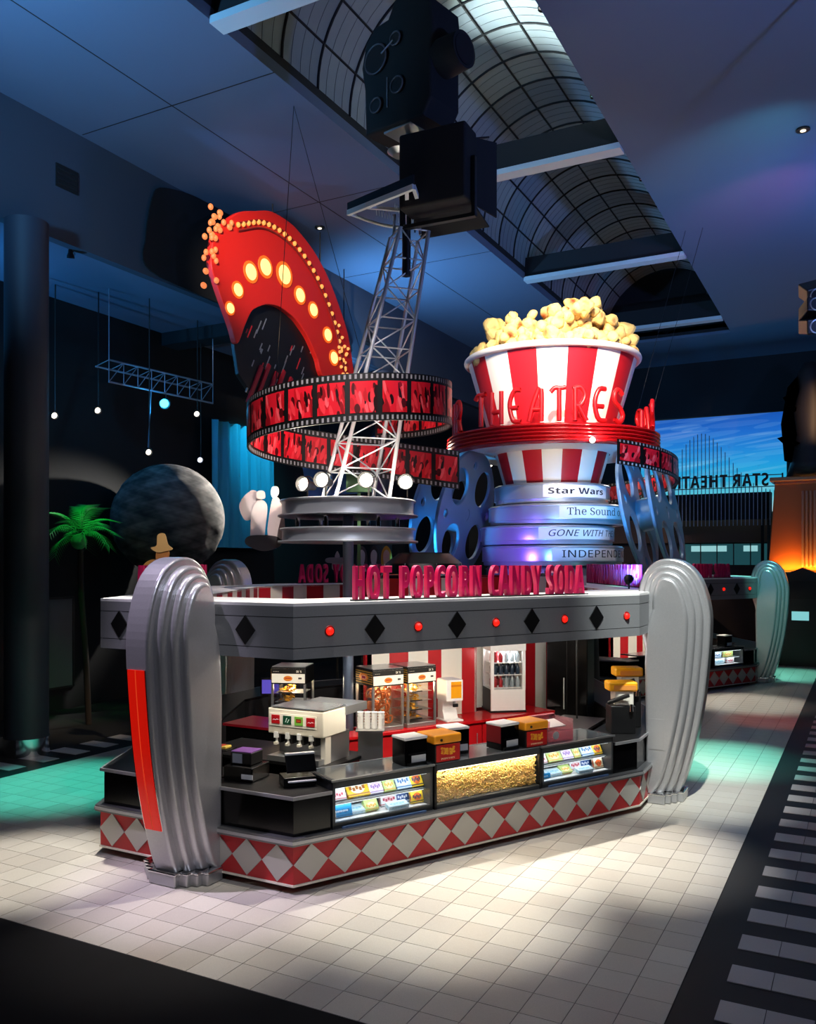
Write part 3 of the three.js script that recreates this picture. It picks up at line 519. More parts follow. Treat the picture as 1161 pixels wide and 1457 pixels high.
// ---------------------------------------------------------------- back bar
{
  const b = thing('back_bar', 'red back counter with cabinet doors in front of the striped wall', 'counter', P(0, 0, 0));
  for (const [a, z, d] of [[1.55, 2.4, 2.66], [2.4, 5.75, 2.89]]) part('counter_top', face(1, 2.28, d, 0.92, 0.955, a, z), mat(0xbf1219, 0.25), b);
  for (const [a, z, d] of [[1.6, 2.4, 2.65], [2.4, 5.7, 2.88]]) { part('carcass', face(1, 2.36, d, 0.1, 0.92, a, z), mat(0xa81018, 0.4), b); part('toe_kick', face(1, 2.42, d, 0, 0.1, a, z), Mt.black, b); }
  for (let k = 0; k < 6; k++) { const d = part('door', face(1, 2.335, 2.358, 0.14, 0.88, 1.65 + k * 0.67, 2.29 + k * 0.67), mat(0xb8121a, 0.35), b); const p = on(1, 2.2 + k * 0.67, 2.32); part('handle', bar(new THREE.Vector3(p[0], 0.6, -p[1]), new THREE.Vector3(p[0], 0.76, -p[1]), 0.008), Mt.steel, d); }
  const sc = thing('soda_counter', 'black inner counter carrying the soda machine', 'counter', P(0, 0, 0));
  part('counter_top', vbox(-1.0, 0.96, 0.93, 0.965, 1.2, 2.1), Mt.black, sc); part('cabinet', vbox(-0.95, 0.92, 0, 0.93, 1.26, 2.06), Mt.gloss, sc); part('side_panel', vbox(0.92, 0.94, 0.05, 0.93, 1.3, 2.06), mat(0xa81018, 0.4), sc);
  for (const x of [-0.9, -0.28, 0.34]) part('door', vbox(x, x + 0.58, 0.1, 0.88, 1.24, 1.26), Mt.gloss, sc);
  // soda machine
  const s = thing('soda_dispenser', 'white and steel soda dispenser with four flavour badges and taps', 'soda machine', P(0.46, 0.966, 1.36));
  part('splash_back', bx(0.72, 0.3, 0.03, 0, 0.2, -0.1), Mt.steel, s); part('drip_tray', bx(0.72, 0.06, 0.26, 0, 0.03, 0.02), Mt.steel, s);
  part('head', rb(0.78, 0.3, 0.5, 0.015, 0, 0.46, -0.15), Mt.cream, s); part('lower_body', bx(0.74, 0.32, 0.4, 0, 0.16, -0.3), Mt.steel, s); part('side_leg', bx(0.06, 0.34, 0.12, 0.35, 0.16, -0.02), Mt.cream, s); part('badge_panel', bx(0.66, 0.15, 0.01, -0.03, 0.48, 0.104), mat(0xf4efe0, 0.4), s);
  part('ice_lid', bx(0.74, 0.012, 0.5, 0.02, 0.628, -0.15), mat(0xa8acae, 0.2, 0.7), s); part('ice_tray', bx(0.7, 0.1, 0.5, 0.05, 0.56, -0.62), Mt.steel, s);
  const badge = (c, ink, draw) => mat(0xffffff, 0.35, 0, { map: canvasTex(96, 80, (x, w, h) => { x.fillStyle = c; x.fillRect(0, 0, w, h); x.strokeStyle = ink; x.fillStyle = ink; draw(x, w, h); }) });
  const swash = (x, w, h) => { x.lineWidth = 6; x.beginPath(); x.moveTo(16, 50); x.bezierCurveTo(34, 26, 44, 60, 60, 40); x.bezierCurveTo(66, 30, 74, 48, 84, 38); x.stroke(); };
  const bd = [badge('#c2141c', '#ffffff', swash), badge('#0f4a30', '#f0f6f0', (x) => { x.lineWidth = 9; x.beginPath(); x.moveTo(26, 60); x.bezierCurveTo(44, 52, 34, 20, 52, 24); x.moveTo(48, 62); x.bezierCurveTo(70, 54, 60, 34, 76, 36); x.stroke(); }), badge('#7cc04a', '#7a2a10', (x) => { x.fillRect(18, 20, 60, 36); x.fillStyle = '#c8501c'; x.fillRect(26, 32, 44, 12); }), badge('#c2141c', '#ffffff', swash)];
  const tap = join([bx(0.05, 0.07, 0.05, 0, 0.03, 0), cy(0.012, 0.016, 0.07, 8, 0, -0.03, 0)]);
  for (let k = 0; k < 4; k++) { const x = -0.27 + k * 0.165; part('flavour_badge', bx(0.115, 0.1, 0.008, x, 0.485, 0.112), bd[k], s); const v = part('valve', bx(0.1, 0.11, 0.1, x, 0.26, 0.03), Mt.black, s); part('tap', tap.clone().translate(x, 0.27, 0.09), Mt.white, v); part('lever', bx(0.04, 0.03, 0.05, x, 0.2, 0.1), Mt.cream, v); }
  const cd = thing('cup_holder', 'clear holder of stacked white plastic cups beside the soda machine', 'cup holder', P(1.1, 0.94, 1.9), 0.5); part('shelf', bx(0.34, 0.012, 0.26, 0, 0.36, 0), Mt.steel, cd); part('bracket', bx(0.3, 1.29, 0.02, 0, -0.29, -0.1), Mt.steel, cd);
  for (let k = 0; k < 4; k++) solo('cup_stack', ['stack of white cups furthest left in the clear holder', 'stack of white cups second from left in the clear holder', 'stack of white cups second from right in the clear holder', 'stack of white cups furthest right in the clear holder'][k], 'cups', join([0, 1, 2, 3, 4, 5].map(j => new THREE.CylinderGeometry(0.042, 0.034, 0.035, 16).translate(0, 0.018 + j * 0.033, 0))), mat(0xeceae6, 0.4), P(0.99 + k * 0.075, 0.94 + 0.367, 1.86 + k * 0.035), 0, 'cup stacks in the holder');
}
// warmers
const warmSign = canvasTex(256, 96, (x, w, h) => { x.fillStyle = '#e9e2cc'; x.fillRect(0, 0, w, h); x.fillStyle = '#15130f'; x.fillRect(0, 0, w, 34); x.fillStyle = '#efe8d0'; x.font = 'bold 20px sans-serif'; x.fillText('- - - -', 12, 25); x.fillText("IX 'S", 190, 25); x.fillStyle = '#d07a26'; x.beginPath(); x.ellipse(126, 66, 34, 18, 0, 0, 7); x.fill(); x.fillStyle = '#b2361c'; x.fillRect(104, 60, 46, 8); x.fillStyle = '#30302c'; x.fillRect(206, 58, 26, 12); });
const warmSide = canvasTex(128, 96, (x, w, h) => { x.fillStyle = '#1a1610'; x.fillRect(0, 0, w, h); x.fillStyle = '#cfa33c'; for (let i = 0; i < 6; i++) x.fillRect(0, 8 + i * 15, w, 5); x.fillStyle = '#e88a2a'; x.beginPath(); x.ellipse(64, 48, 36, 26, 0, 0, 7); x.fill(); x.fillStyle = '#f4c0a0'; x.beginPath(); x.ellipse(64, 50, 22, 16, 0, 0, 7); x.fill(); x.fillStyle = '#b32a4a'; x.fillRect(50, 42, 28, 16); });
const signM = mat(0xffffff, 0.4, 0, { map: warmSign, emissive: 0xffffff, emissiveMap: warmSign, emissiveIntensity: 0.35 }), sideM = mat(0xffffff, 0.4, 0, { map: warmSide });
const pretzelCurve = new THREE.CatmullRomCurve3([[0, -0.05], [0.045, -0.035], [0.06, 0.01], [0.035, 0.05], [0.0, 0.03], [-0.03, -0.01], [-0.035, -0.045], [-0.06, -0.03], [-0.06, 0.02], [-0.035, 0.05], [0, 0.03], [0.03, -0.01], [0.035, -0.045], [0, -0.05]].map((p, i) => new THREE.Vector3(p[0], p[1], (i % 3) * 0.006)), true);
const pretzelG = new THREE.TubeGeometry(pretzelCurve, 40, 0.011, 6, true), pretzelM = mat(0xa85414, 0.5), chipM = mat(0xe0a52e, 0.6);
function warmer(pos, rot, label, kind) {
  const o = thing('food_warmer', label, 'warmer', pos, rot, 'lit glass food warmers');
  const w = 0.5, d = 0.5, y0 = 0.06, y1 = 0.62, y2 = 0.86;
  part('base', rb(w, 0.06, d, 0.008, 0, 0.03, 0), Mt.steel, o);
  for (const [x, z] of [[-1, -1], [1, -1], [-1, 1], [1, 1]]) part('post', bx(0.03, y1 - y0, 0.03, x * (w / 2 - 0.015), (y0 + y1) / 2, z * (d / 2 - 0.015)), Mt.steel, o);
  for (const x of [-1, 1]) part('glass_side', bx(0.005, y1 - y0, d - 0.06, x * (w / 2 - 0.01), (y0 + y1) / 2, 0), Mt.glass, o);
  part('glass_front', bx(w - 0.06, y1 - y0, 0.005, 0, (y0 + y1) / 2, d / 2 - 0.01), Mt.glass, o);
  part('head', rb(w, y2 - y1, d, 0.01, 0, (y1 + y2) / 2, 0), Mt.black, o); part('top', bx(w - 0.02, 0.012, d - 0.02, 0, y2 + 0.004, 0), Mt.steel, o);
  part('front_sign', bx(w - 0.02, 0.2, 0.006, 0, (y1 + y2) / 2, d / 2 + 0.003), signM, o); part('side_sign', bx(0.006, 0.2, d - 0.02, -w / 2 - 0.003, (y1 + y2) / 2, 0).toNonIndexed(), sideM, o);
  part('lamp', bx(0.3, 0.012, 0.1, 0, y1 - 0.007, 0), glow(0xffe2b0, 3, 0xffffff), o);
  const l = new THREE.PointLight(0xffdfae, 1.1); l.position.set(pos.x, pos.y + y1 - 0.05, pos.z); l.castShadow = true; scene.add(l);
  if (kind === 'pretzel') {
    part('rack_pole', cy(0.008, 0.008, y1 - y0, 8, 0, (y0 + y1) / 2, 0), Mt.chrome, o);
    for (let r = 0; r < 3; r++) for (let k = 0; k < 5; k++) { const a = k * 1.257 + r * 0.5; const p = solo('pretzel', 'brown salted pretzel hanging in the left glass warmer', 'pretzel', pretzelG, pretzelM, null, 0, 'pretzels in the warmer'); p.scale.setScalar(1.25); p.position.set(pos.x + Math.cos(a) * 0.12, pos.y + 0.15 + r * 0.17, pos.z + Math.sin(a) * 0.12); p.rotation.set(0.2, rot + (k - 2) * 0.3, 0.3 * (k - 2)); }
    for (let r = 0; r < 3; r++) part('rack_ring', new THREE.TorusGeometry(0.12, 0.005, 5, 24).rotateX(Math.PI / 2).translate(0, 0.24 + r * 0.17, 0), Mt.chrome, o);
  } else {
    seed = 31; const gs = [];
    for (let r = 0; r < 4; r++) { part('shelf', bx(w - 0.08, 0.006, d - 0.1, 0, 0.1 + r * 0.13, 0), Mt.steel, o); const bag = [];
      for (let k = 0; k < 30; k++) bag.push(new THREE.TetrahedronGeometry(0.04, 0).scale(1, 0.35, 1).rotateX(rr(-0.7, 0.7)).rotateY(rr(0, 6)).translate(rr(-0.15, 0.02), 0.115 + r * 0.13 + rr(0, 0.075), rr(-0.1, 0.18)));
      const c = part('chips', join(bag), chipM, o); c.userData.kind = 'stuff'; part('chip_tray', bx(0.2, 0.014, 0.02, -0.06, 0.105 + r * 0.13, 0.19), Mt.black, o); }
  }
}
warmer(cw(2.68, 0.956, 2.62), CR - 0.05, 'glass warmer of hanging pretzels on the red back counter', 'pretzel');
warmer(cw(3.24, 0.956, 2.62), CR, 'glass warmer of nacho chips on the red back counter', 'chips');
warmer(P(-0.95, 0.956, 3.2), 0.35, 'glass food warmer at the left behind the soda machine', 'chips');
{
  const lc = thing('left_bar', 'black and red counter behind the soda machine carrying the left warmer', 'counter', P(0, 0, 0)); part('counter_top', vbox(-1.95, -0.62, 0.92, 0.955, 2.85, 3.55), mat(0x8f1420, 0.3), lc); part('cabinet', vbox(-1.93, -0.64, 0, 0.92, 2.9, 3.5), Mt.gloss, lc);
  // cheese dispenser
  const c = thing('cheese_dispenser', 'white nacho cheese dispenser with orange window on the back counter', 'dispenser', cw(3.86, 0.956, 2.55), CR - 0.15);
  part('foot', rb(0.28, 0.03, 0.34, 0.012, 0, 0.015, 0.02), Mt.white, c);
  part('column', extr([[-0.14, 0.03], [0.06, 0.03], [0.0, 0.16], [0.02, 0.3], [-0.14, 0.3]], 0.22, 0.008).rotateY(-Math.PI / 2).translate(0.11, 0, 0), Mt.white, c);
  part('tank', rb(0.28, 0.32, 0.32, 0.02, 0, 0.46, 0.02), Mt.white, c); part('window', bx(0.17, 0.24, 0.008, 0.02, 0.47, 0.183), mat(0xf0a418, 0.3), c); part('window_stripe', bx(0.17, 0.025, 0.01, 0.02, 0.53, 0.184), mat(0xd87a10, 0.4), c); part('nozzle', cy(0.02, 0.025, 0.08, 12, 0.02, 0.27, 0.12), Mt.steel, c); part('push_bar', rb(0.08, 0.05, 0.03, 0.008, 0.02, 0.24, 0.16), Mt.black, c);
  // merchandiser
  const m = thing('bottle_merchandiser', 'white upright merchandiser with shelves of bottles in the wall niche', 'fridge', cw(5.12, 0.956, 2.78), CR - 0.42);
  part('back', bx(0.56, 1.05, 0.02, 0, 0.53, -0.24), Mt.white, m); part('base', rb(0.56, 0.36, 0.5, 0.01, 0, 0.18, 0), Mt.white, m); part('black_grille', bx(0.006, 0.34, 0.44, -0.282, 0.19, 0), Mt.black, m); part('plinth', bx(0.58, 0.03, 0.52, 0, 0.015, 0), Mt.black, m); part('head', rb(0.58, 0.13, 0.52, 0.015, 0, 1.02, 0), Mt.white, m);
  for (const [x, z] of [[-1, 1], [1, 1], [1, -1], [-1, -1]]) part('post', bx(0.05, 0.62, 0.05, x * 0.255, 0.66, z * 0.225), Mt.white, m); part('glass_front', bx(0.46, 0.6, 0.005, 0, 0.66, 0.235), Mt.glass, m); part('glass_side', bx(0.005, 0.6, 0.4, -0.265, 0.66, 0), Mt.glass, m);
  const bt = new THREE.LatheGeometry([[0, 0], [0.032, 0], [0.034, 0.1], [0.012, 0.145], [0.014, 0.165], [0, 0.165]].map(p => new THREE.Vector2(p[0], p[1])), 14), mp = m.position, mr = m.rotation.y;
  [0.38, 0.58, 0.77].forEach((y, r) => { part('shelf', bx(0.5, 0.012, 0.44, 0, y, 0), Mt.white, m);
    for (let k = 0; k < 5; k++) for (const z of [0.16, -0.04]) { const x = -0.19 + k * 0.092, col = r === 1 ? 0x2c3a4a : k < 2 ? 0xa3262c : 0x9aa6ac; solo('bottle', ['bottle on the lowest shelf of the white merchandiser', 'dark bottle on the middle shelf of the white merchandiser', 'bottle on the top shelf of the white merchandiser'][r], 'bottle', bt, mat(col, 0.25), new THREE.Vector3(mp.x + x * Math.cos(mr) + z * Math.sin(mr), mp.y + y + 0.007, mp.z - x * Math.sin(mr) + z * Math.cos(mr)), 0, 'bottles in the merchandiser'); } });
  const l = new THREE.PointLight(0xffffff, 1.2); l.position.copy(mp).add(new THREE.Vector3(0.1, 0.92, 0.1)); scene.add(l); part('lamp', bx(0.4, 0.012, 0.05, 0, 0.95, 0.1), glow(0xffffff, 2.5, 0xffffff), m);
  // right end: espresso-like machine with yellow tops on a black bar
  const rbar = thing('side_bar', 'black counter with grey top at the right end inside the island', 'counter', P(0, 0, 0)); part('counter_top', vbox(2.25, 2.9, 0.93, 0.965, 4.7, 5.8), mat(0x4a4446, 0.3), rbar); part('cabinet', vbox(2.28, 2.86, 0, 0.93, 4.73, 5.77), Mt.gloss, rbar);
  const wallb = thing('service_cabinet', 'tall black service cabinet at the right inside the island', 'cabinet', P(2.08, 0, 6.7), 0.1); part('body', rb(0.66, 2.2, 0.6, 0.02, 0, 1.1, 0), Mt.black, wallb); part('door', bx(0.31, 2.0, 0.02, -0.16, 1.1, 0.305), Mt.gloss, wallb); part('door', bx(0.31, 2.0, 0.02, 0.16, 1.1, 0.305), Mt.gloss, wallb); part('handle', bx(0.02, 0.5, 0.03, -0.04, 1.2, 0.335), Mt.steel, wallb);
  for (const [v, u, h, lab] of [[3.32, 5.35, 0.22, 'yellow topped drink machine further back beside the right pylon'], [3.36, 4.85, 0.08, 'yellow topped drink machine in front beside the right pylon']]) {
    const y = thing('drink_machine', lab, 'machine', P(v, 0.966, u), 0.5, 'yellow topped drink machines');
    part('base', rb(0.34, 0.3 + h, 0.3, 0.015, 0, 0.15 + h / 2, 0), Mt.black, y); part('bowl', rb(0.26, 0.2, 0.26, 0.02, 0.02, 0.4 + h, 0), mat(0xd8d2c4, 0.4), y); part('head', rb(0.4, 0.13, 0.28, 0.03, 0, 0.56 + h, 0.02), mat(0xf0a814, 0.4), y); part('name_panel', bx(0.3, 0.06, 0.006, 0.02, 0.55 + h, 0.163), mat(0xd88a3c, 0.5), y);
    part('arm', bar(new THREE.Vector3(-0.2, 0.34 + h, 0.12), new THREE.Vector3(0.06, 0.46 + h, 0.22), 0.03), Mt.black, y); part('spout', cy(0.02, 0.03, 0.1, 12, 0.1, 0.28 + h, 0.18), Mt.chrome, y);
  }
  const mon = thing('till_screen', 'small till screen glowing violet far behind the left counter', 'screen', P(-2.1, 0.966, 4.2), 0.5); part('stand', bx(0.06, 0.2, 0.06, 0, 0.1, 0), Mt.black, mon); part('bezel', rb(0.32, 0.28, 0.04, 0.01, 0, 0.34, 0), Mt.black, mon); part('display', bx(0.27, 0.22, 0.004, 0, 0.34, 0.022), glow(0x6a5ad8, 0.7), mon);
}
// floor inside and light of the twin island
// ---------------------------------------------------------------- twin island behind the sculpture
dup(counter, P(0, 0, U2), 0, 'second octagonal concession counter with harlequin base, far behind at the right');
dup(canopy, P(0, 0, U2), 0, 'grey canopy band of the far island at the right');
dup(core, P(0, 0, U2), 0, 'red and white striped core walls of the far island');
{ const s = dup(sign, null, undefined, 'magenta letter sign on the far island canopy at the right'); s.position.z -= U2;
  const l = new THREE.RectAreaLight(0xfff4e4, 60, 4, 0.14); l.position.copy(cw(2.6, 2.28, 0.75)).add(new THREE.Vector3(0, 0, -U2)); l.lookAt(cw(2.6, 0.9, 1.9).add(new THREE.Vector3(0, 0, -U2))); scene.add(l);
  const fl = thing('strip_lamp', 'tube lamp under the canopy of the far island', 'lamp', cw(2.6, 2.33, 0.75).add(new THREE.Vector3(0, 0, -U2)), CR, 'tube lamps under the canopy'); part('tube', bx(4, 0.012, 0.14, 0, -0.03, 0), glow(0xfff4e4, 2.5, 0xffffff), fl);
  const c2 = candyCase(3.36, 4.6, 'lit candy case in the far island beside the teal lit pylon', U2); c2.position.z -= U2;
  for (const [dt, w, m, lab, row] of [[0.3, 0.4, B1, 'pale blue candy bag in the far island case upper shelf', 1], [0.8, 0.4, G1, 'green candy bag in the far island case upper shelf', 1], [0.4, 0.5, L1, 'light blue candy box in the far island case lower shelf', 0], [0.9, 0.3, W1, 'white candy box in the far island case lower shelf', 0]]) { const o = solo('candy_pack', lab, 'candy', rb(w, 0.16, 0.05, 0.006, 0, 0.08, 0), m, cw(3.36 + dt, row ? 0.795 : 0.622, 0.2).add(new THREE.Vector3(0, 0, -U2)), CR, 'candy packs in the far case'); }
  for (const [t, lab] of [[3.0, 'black napkin dispenser on the far counter left of the candy case'], [4.1, 'black napkin dispenser on top of the far candy case']]) { const n = napkinBox(t, 0.25, lab); n.position.z -= U2; if (t < 3.36) n.position.y = 1.066; }
  const bin2 = thing('popcorn_bin', 'closed steel bin in the front of the far island counter', 'popcorn bin', cw(0.46, 0, 0.02).add(new THREE.Vector3(0, 0, -U2)), CR); part('front', bx(2.86, 0.46, 0.05, 1.43, 0.8, -0.03), Mt.gloss, bin2); part('top', bx(2.86, 0.03, 0.56, 1.43, 1.045, -0.28), mat(0x9fa3a4, 0.2, 0.7), bin2);
}
// ---------------------------------------------------------------- film can stack, bucket, ring
const SU = 11.95, TH = 18.4 * D2R;
function labelTex(text, fnt, px, w) { return canvasTex(1024, 160, (x, W, H) => { x.fillStyle = '#e9e6ea'; x.fillRect(0, 0, W, H); x.fillStyle = '#15141a'; x.font = fnt.replace('PX', px + 'px'); const m = x.measureText(text).width || px * text.length * 0.5; x.save(); x.translate(60, 118); x.scale((w || 0.86) * 1024 / m, 1); x.fillText(text, 0, 0); x.restore(); }); }
{
  const cans = [
    ['Star Wars', 'bold PX sans-serif', 110, 1.30, 4.58, 5.02, 0.0, 0.0, 'top film can, labelled in heavy black sans letters, under the bucket', -8, 72],
    ['The Sound of Music', 'PX serif', 128, 1.54, 4.12, 4.56, 0.08, 0.1, 'second film can from the top, labelled in serif letters', 2, 100],
    ['Gone With The Wind', 'italic PX sans-serif', 120, 1.50, 3.68, 4.10, -0.1, -0.06, 'third film can from the top, labelled in slanted capitals', -6, 116],
    ['Independence Day', 'PX sans-serif', 128, 1.58, 3.22, 3.66, 0.02, -0.04, 'fourth film can from the top, labelled in wide capitals', 0, 124],
    ['E.T.', 'PX serif', 120, 1.48, 2.9, 3.20, 0.0, 0.0, 'lowest visible film can behind the letter sign', -24, 30]];
  cans.forEach(([txt, fnt, px, r, y0, y1, dx, dz, lab, a0, al], k) => {
    const o = thing('film_can', lab, 'film can', P(dx, y0, SU + dz), 0, 'stacked film cans'), h = y1 - y0;
    part('body', new THREE.LatheGeometry([[0, 0], [r - 0.06, 0], [r - 0.03, 0.02], [r - 0.03, h * 0.2], [r, h * 0.22], [r, h - 0.05], [r - 0.02, h - 0.01], [r - 0.08, h], [0, h]].map(p => new THREE.Vector2(p[0], p[1])), 72), Mt.can, o);
    part('rim_bead', new THREE.TorusGeometry(r, 0.018, 8, 72).rotateX(Math.PI / 2).translate(0, h - 0.05, 0), Mt.can, o); part('lid_bead', new THREE.TorusGeometry(r - 0.005, 0.012, 8, 72).rotateX(Math.PI / 2).translate(0, h * 0.22, 0), Mt.can, o);
    const up = k === 3 || k === 2 ? txt.toUpperCase() : txt;
    part('title_label', new THREE.CylinderGeometry(r + 0.008, r + 0.008, h * 0.6, 40, 1, true, TH + a0 * D2R, al * D2R).translate(0, h * 0.56, 0), mat(0xffffff, 0.5, 0, { map: labelTex(up, fnt, px) }), o).userData.label = 'printed white title label';
  });
  const ped = thing('can_pedestal', 'hidden round pedestal carrying the stack of film cans', 'pedestal', P(0, 0, SU)); part('drum', cy(1.0, 1.1, 2.9, 48, 0, 1.45, 0), Mt.dark, ped); part('foot', cy(1.2, 1.2, 0.12, 48, 0, 0.06, 0), Mt.dark, ped);
  // bucket
  const bk = thing('popcorn_bucket', 'giant red and white striped popcorn bucket on the film cans', 'bucket', P(0, 5.02, SU));
  const H = 2.82, r0 = 1.08, r1 = 1.9, NSx = 18; const rM = mat(0xc01a26, 0.4), wM = mat(0xf3ece2, 0.45);
  for (let k = 0; k < NSx; k++) { const g = new THREE.CylinderGeometry(r1, r0, H, 4, 1, true, TH + (k - 0.5) * Math.PI * 2 / NSx - 0.34, Math.PI * 2 / NSx).translate(0, H / 2, 0); part('stripe', g, k % 2 ? wM : rM, bk); }
  part('rim', new THREE.TorusGeometry(r1 + 0.02, 0.075, 12, 72).rotateX(Math.PI / 2).translate(0, H, 0), wM, bk); part('inner_floor', cy(r1 - 0.12, r1 - 0.3, 0.3, 48, 0, H - 0.3, 0), mat(0xb58a3a, 0.9), bk); part('bottom', cy(r0 - 0.01, r0 - 0.01, 0.04, 48, 0, 0.02, 0), wM, bk);
  // giant popcorn
  const vars = [1, 2, 3, 4, 5, 6].map(s => kernelGeo(0.3, s * 13 + 3, 2)), km = new THREE.MeshStandardMaterial({ color: 0xffffff, vertexColors: true, roughness: 0.7, bumpMap: noiseTex(64, () => { const n = 128 + (rnd() - 0.5) * 120; return [n, n, n]; }, false), bumpScale: 0.004 });
  seed = 77; const heap = [];
  for (let ring = 0; ring < 4; ring++) { const n = [22, 16, 11, 5][ring], R = [1.66, 1.3, 0.9, 0.4][ring]; for (let k = 0; k < n; k++) { const a = k / n * 6.283 + ring * 0.3 + rr(-0.08, 0.08); heap.push([Math.sin(a) * R * rr(0.93, 1.03), [0.22, 0.38, 0.5, 0.6][ring] + rr(-0.06, 0.12), Math.cos(a) * R]); } }
  for (let k = 0; k < 8; k++) { const a = TH + (20 + rr(-28, 34)) * D2R; heap.push([Math.sin(a) * rr(0.7, 1.5), rr(0.62, 0.86), Math.cos(a) * rr(0.7, 1.4)]); }
  for (const [a, R, y] of [[30, 1.1, 1.02], [24, 1.3, 0.9], [42, 1.2, 1.05], [-38, 1.4, 0.72], [-20, 1.4, 0.66], [-60, 1.4, 0.72], [78, 1.45, 0.75], [66, 1.3, 0.85]]) heap.push([Math.sin(TH + a * D2R) * R, y, Math.cos(TH + a * D2R) * R]);
  heap.forEach(([x, y, z], k) => { const o = solo('giant_popcorn', 'giant popped kernel heaped in the striped bucket', 'popcorn', vars[k % 6], km, new THREE.Vector3(x, 5.02 + H + y - 0.1, -SU + z), 0, 'giant popcorn in the bucket'); o.rotation.set(rnd() * 6, rnd() * 6, rnd() * 6); o.scale.setScalar(rr(0.95, 1.3)); });
  // red ring shelf
  const rs = thing('ring_shelf', 'red ribbed ring shelf around the bucket carrying the theatre letters', 'sign ring', P(0, 5.72, SU));
  const prof = [[1.45, 0.02], [2.2, 0.0]]; for (let k = 0; k < 5; k++) { const y = 0.02 + k * 0.076; prof.push([2.34, y], [2.39, y + 0.02], [2.39, y + 0.05], [2.34, y + 0.066]); } prof.push([2.3, 0.41], [1.5, 0.41]);
  part('ribbed_band', new THREE.LatheGeometry(prof.slice(1).map(p => new THREE.Vector2(p[0], p[1])), 96), mat(0xc8141c, 0.22, 0.1), rs); part('underside', new THREE.RingGeometry(1.3, 2.2, 72).rotateX(Math.PI / 2), Mt.white, rs);
  for (const a of [-82, 20, 120, 220]) { const q = TH + a * D2R, x = Math.sin(q) * 2.38, z = Math.cos(q) * 2.38, sx = Math.sin(q), sz = Math.cos(q); part('marker_lamp', new THREE.SphereGeometry(0.06, 12, 8).translate(x, 0.04, z), glow(0xfff2d8, 6, 0xffffff), rs); const l = new THREE.PointLight(0xfff2d8, 2.5); l.position.set(x + sx * 0.12, 5.76, -SU + z + sz * 0.12); l.castShadow = true; scene.add(l); }
  // deco letters, strokes in a 1 x 1 box
  const L = { S: [[[0.75, 0.85], [0.45, 1.0], [0.15, 0.85], [0.2, 0.62], [0.6, 0.42], [0.8, 0.2], [0.5, 0.0], [0.15, 0.1]]], T: [[[0.0, 0.86], [0.25, 0.98], [0.6, 0.97], [0.9, 1.0]], [[0.5, 0.97], [0.5, 0.0]]], A: [[[0.0, 0.0], [0.3, 0.6], [0.72, 1.0], [0.75, 0.0]], [[0.18, 0.36], [0.75, 0.36]]], R: [[[0.15, 0.0], [0.15, 1.0]], [[0.0, 0.95], [0.5, 1.0], [0.75, 0.75], [0.5, 0.48], [0.15, 0.45]], [[0.35, 0.45], [0.85, 0.0]]], H: [[[0.1, 0.0], [0.1, 1.0]], [[0.8, 0.0], [0.8, 1.0]], [[0.1, 0.38], [0.8, 0.38]]], E: [[[0.8, 0.98], [0.35, 0.95], [0.08, 0.55], [0.3, 0.08], [0.8, 0.02]], [[0.1, 0.45], [0.65, 0.45]]] };
  const ls = thing('theatre_letters', 'red deco letters STAR THEATRES standing around the ring shelf', 'sign', P(0, 6.13, SU)), lm = mat(0xc8161c, 0.35), R = 2.22;
  for (const base of [0, 180]) [...'STAR', ' ', ...'THEATRES'].forEach((ch, k) => { if (ch === ' ') return; const a0 = TH + (-104 + base + k * 11.4 + (k > 4 ? 1 : 0)) * D2R, gs = [];
    for (const st of L[ch]) { const cv = new THREE.CatmullRomCurve3(st.map(p => { const a = a0 + p[0] * 0.34 / R; return new THREE.Vector3(Math.sin(a) * R, p[1] * 0.68 + 0.04, Math.cos(a) * R); }), false, 'catmullrom', st.length > 3 ? 0.5 : 0); gs.push(new THREE.TubeGeometry(cv, st.length > 3 ? 20 : 6, 0.052, 8)); }
    part('letter', join(gs), lm, ls); });
}
// reels
{
  const s = new THREE.Shape(); s.absarc(0, 0, 1.42, 0, Math.PI * 2); const hole = (x, y, r) => { const p = new THREE.Path(); p.absarc(x, y, r, 0, Math.PI * 2, true); s.holes.push(p); };
  hole(0, 0, 0.14); for (let k = 0; k < 4; k++) { const a = k * Math.PI / 2 + 0.55; hole(Math.cos(a) * 0.86, Math.sin(a) * 0.86, 0.42); hole(Math.cos(a + 0.785) * 1.1, Math.sin(a + 0.785) * 1.1, 0.11); }
  const g = new THREE.ExtrudeGeometry(s, { depth: 0.04, bevelEnabled: true, bevelSize: 0.02, bevelThickness: 0.02, bevelSegments: 2, curveSegments: 40 });
  for (const [v, u, sgn, lab] of [[-1.86, 10.6, -1, 'pair of blue film reel discs leaning left of the film cans'], [2.2, 12.1, 1, 'pair of blue film reel discs leaning right of the film cans']]) {
    const o = thing('film_reel', lab, 'film reel', P(v, 4.36, u)); const tilt = new THREE.Group(); const q = new THREE.Euler(0, Math.PI / 2, 0);
    const place = (m, off, spin) => { m.rotation.set(0, Math.PI / 2, 0); m.rotation.order = 'ZYX'; m.rotation.z = sgn * 0.2; m.position.set(off, 0, 0); m.rotateZ(spin); return m; };
    place(part('flange', g, Mt.reel, o), -0.3, 0); place(part('flange', g, Mt.reel, o), 0.3, 0.25);
    place(part('hub', cz(0.36, 0.36, 0.62, 32, 0, 0, 0.03), Mt.reel, o), 0, 0);
    const br = part('stand', vbox(-0.2, 0.2, -4.355, -1.4, -0.3, 0.3), Mt.dark, o); br.position.x = -sgn * 0.0; br.position.x = sgn * 0.28;
  }
}
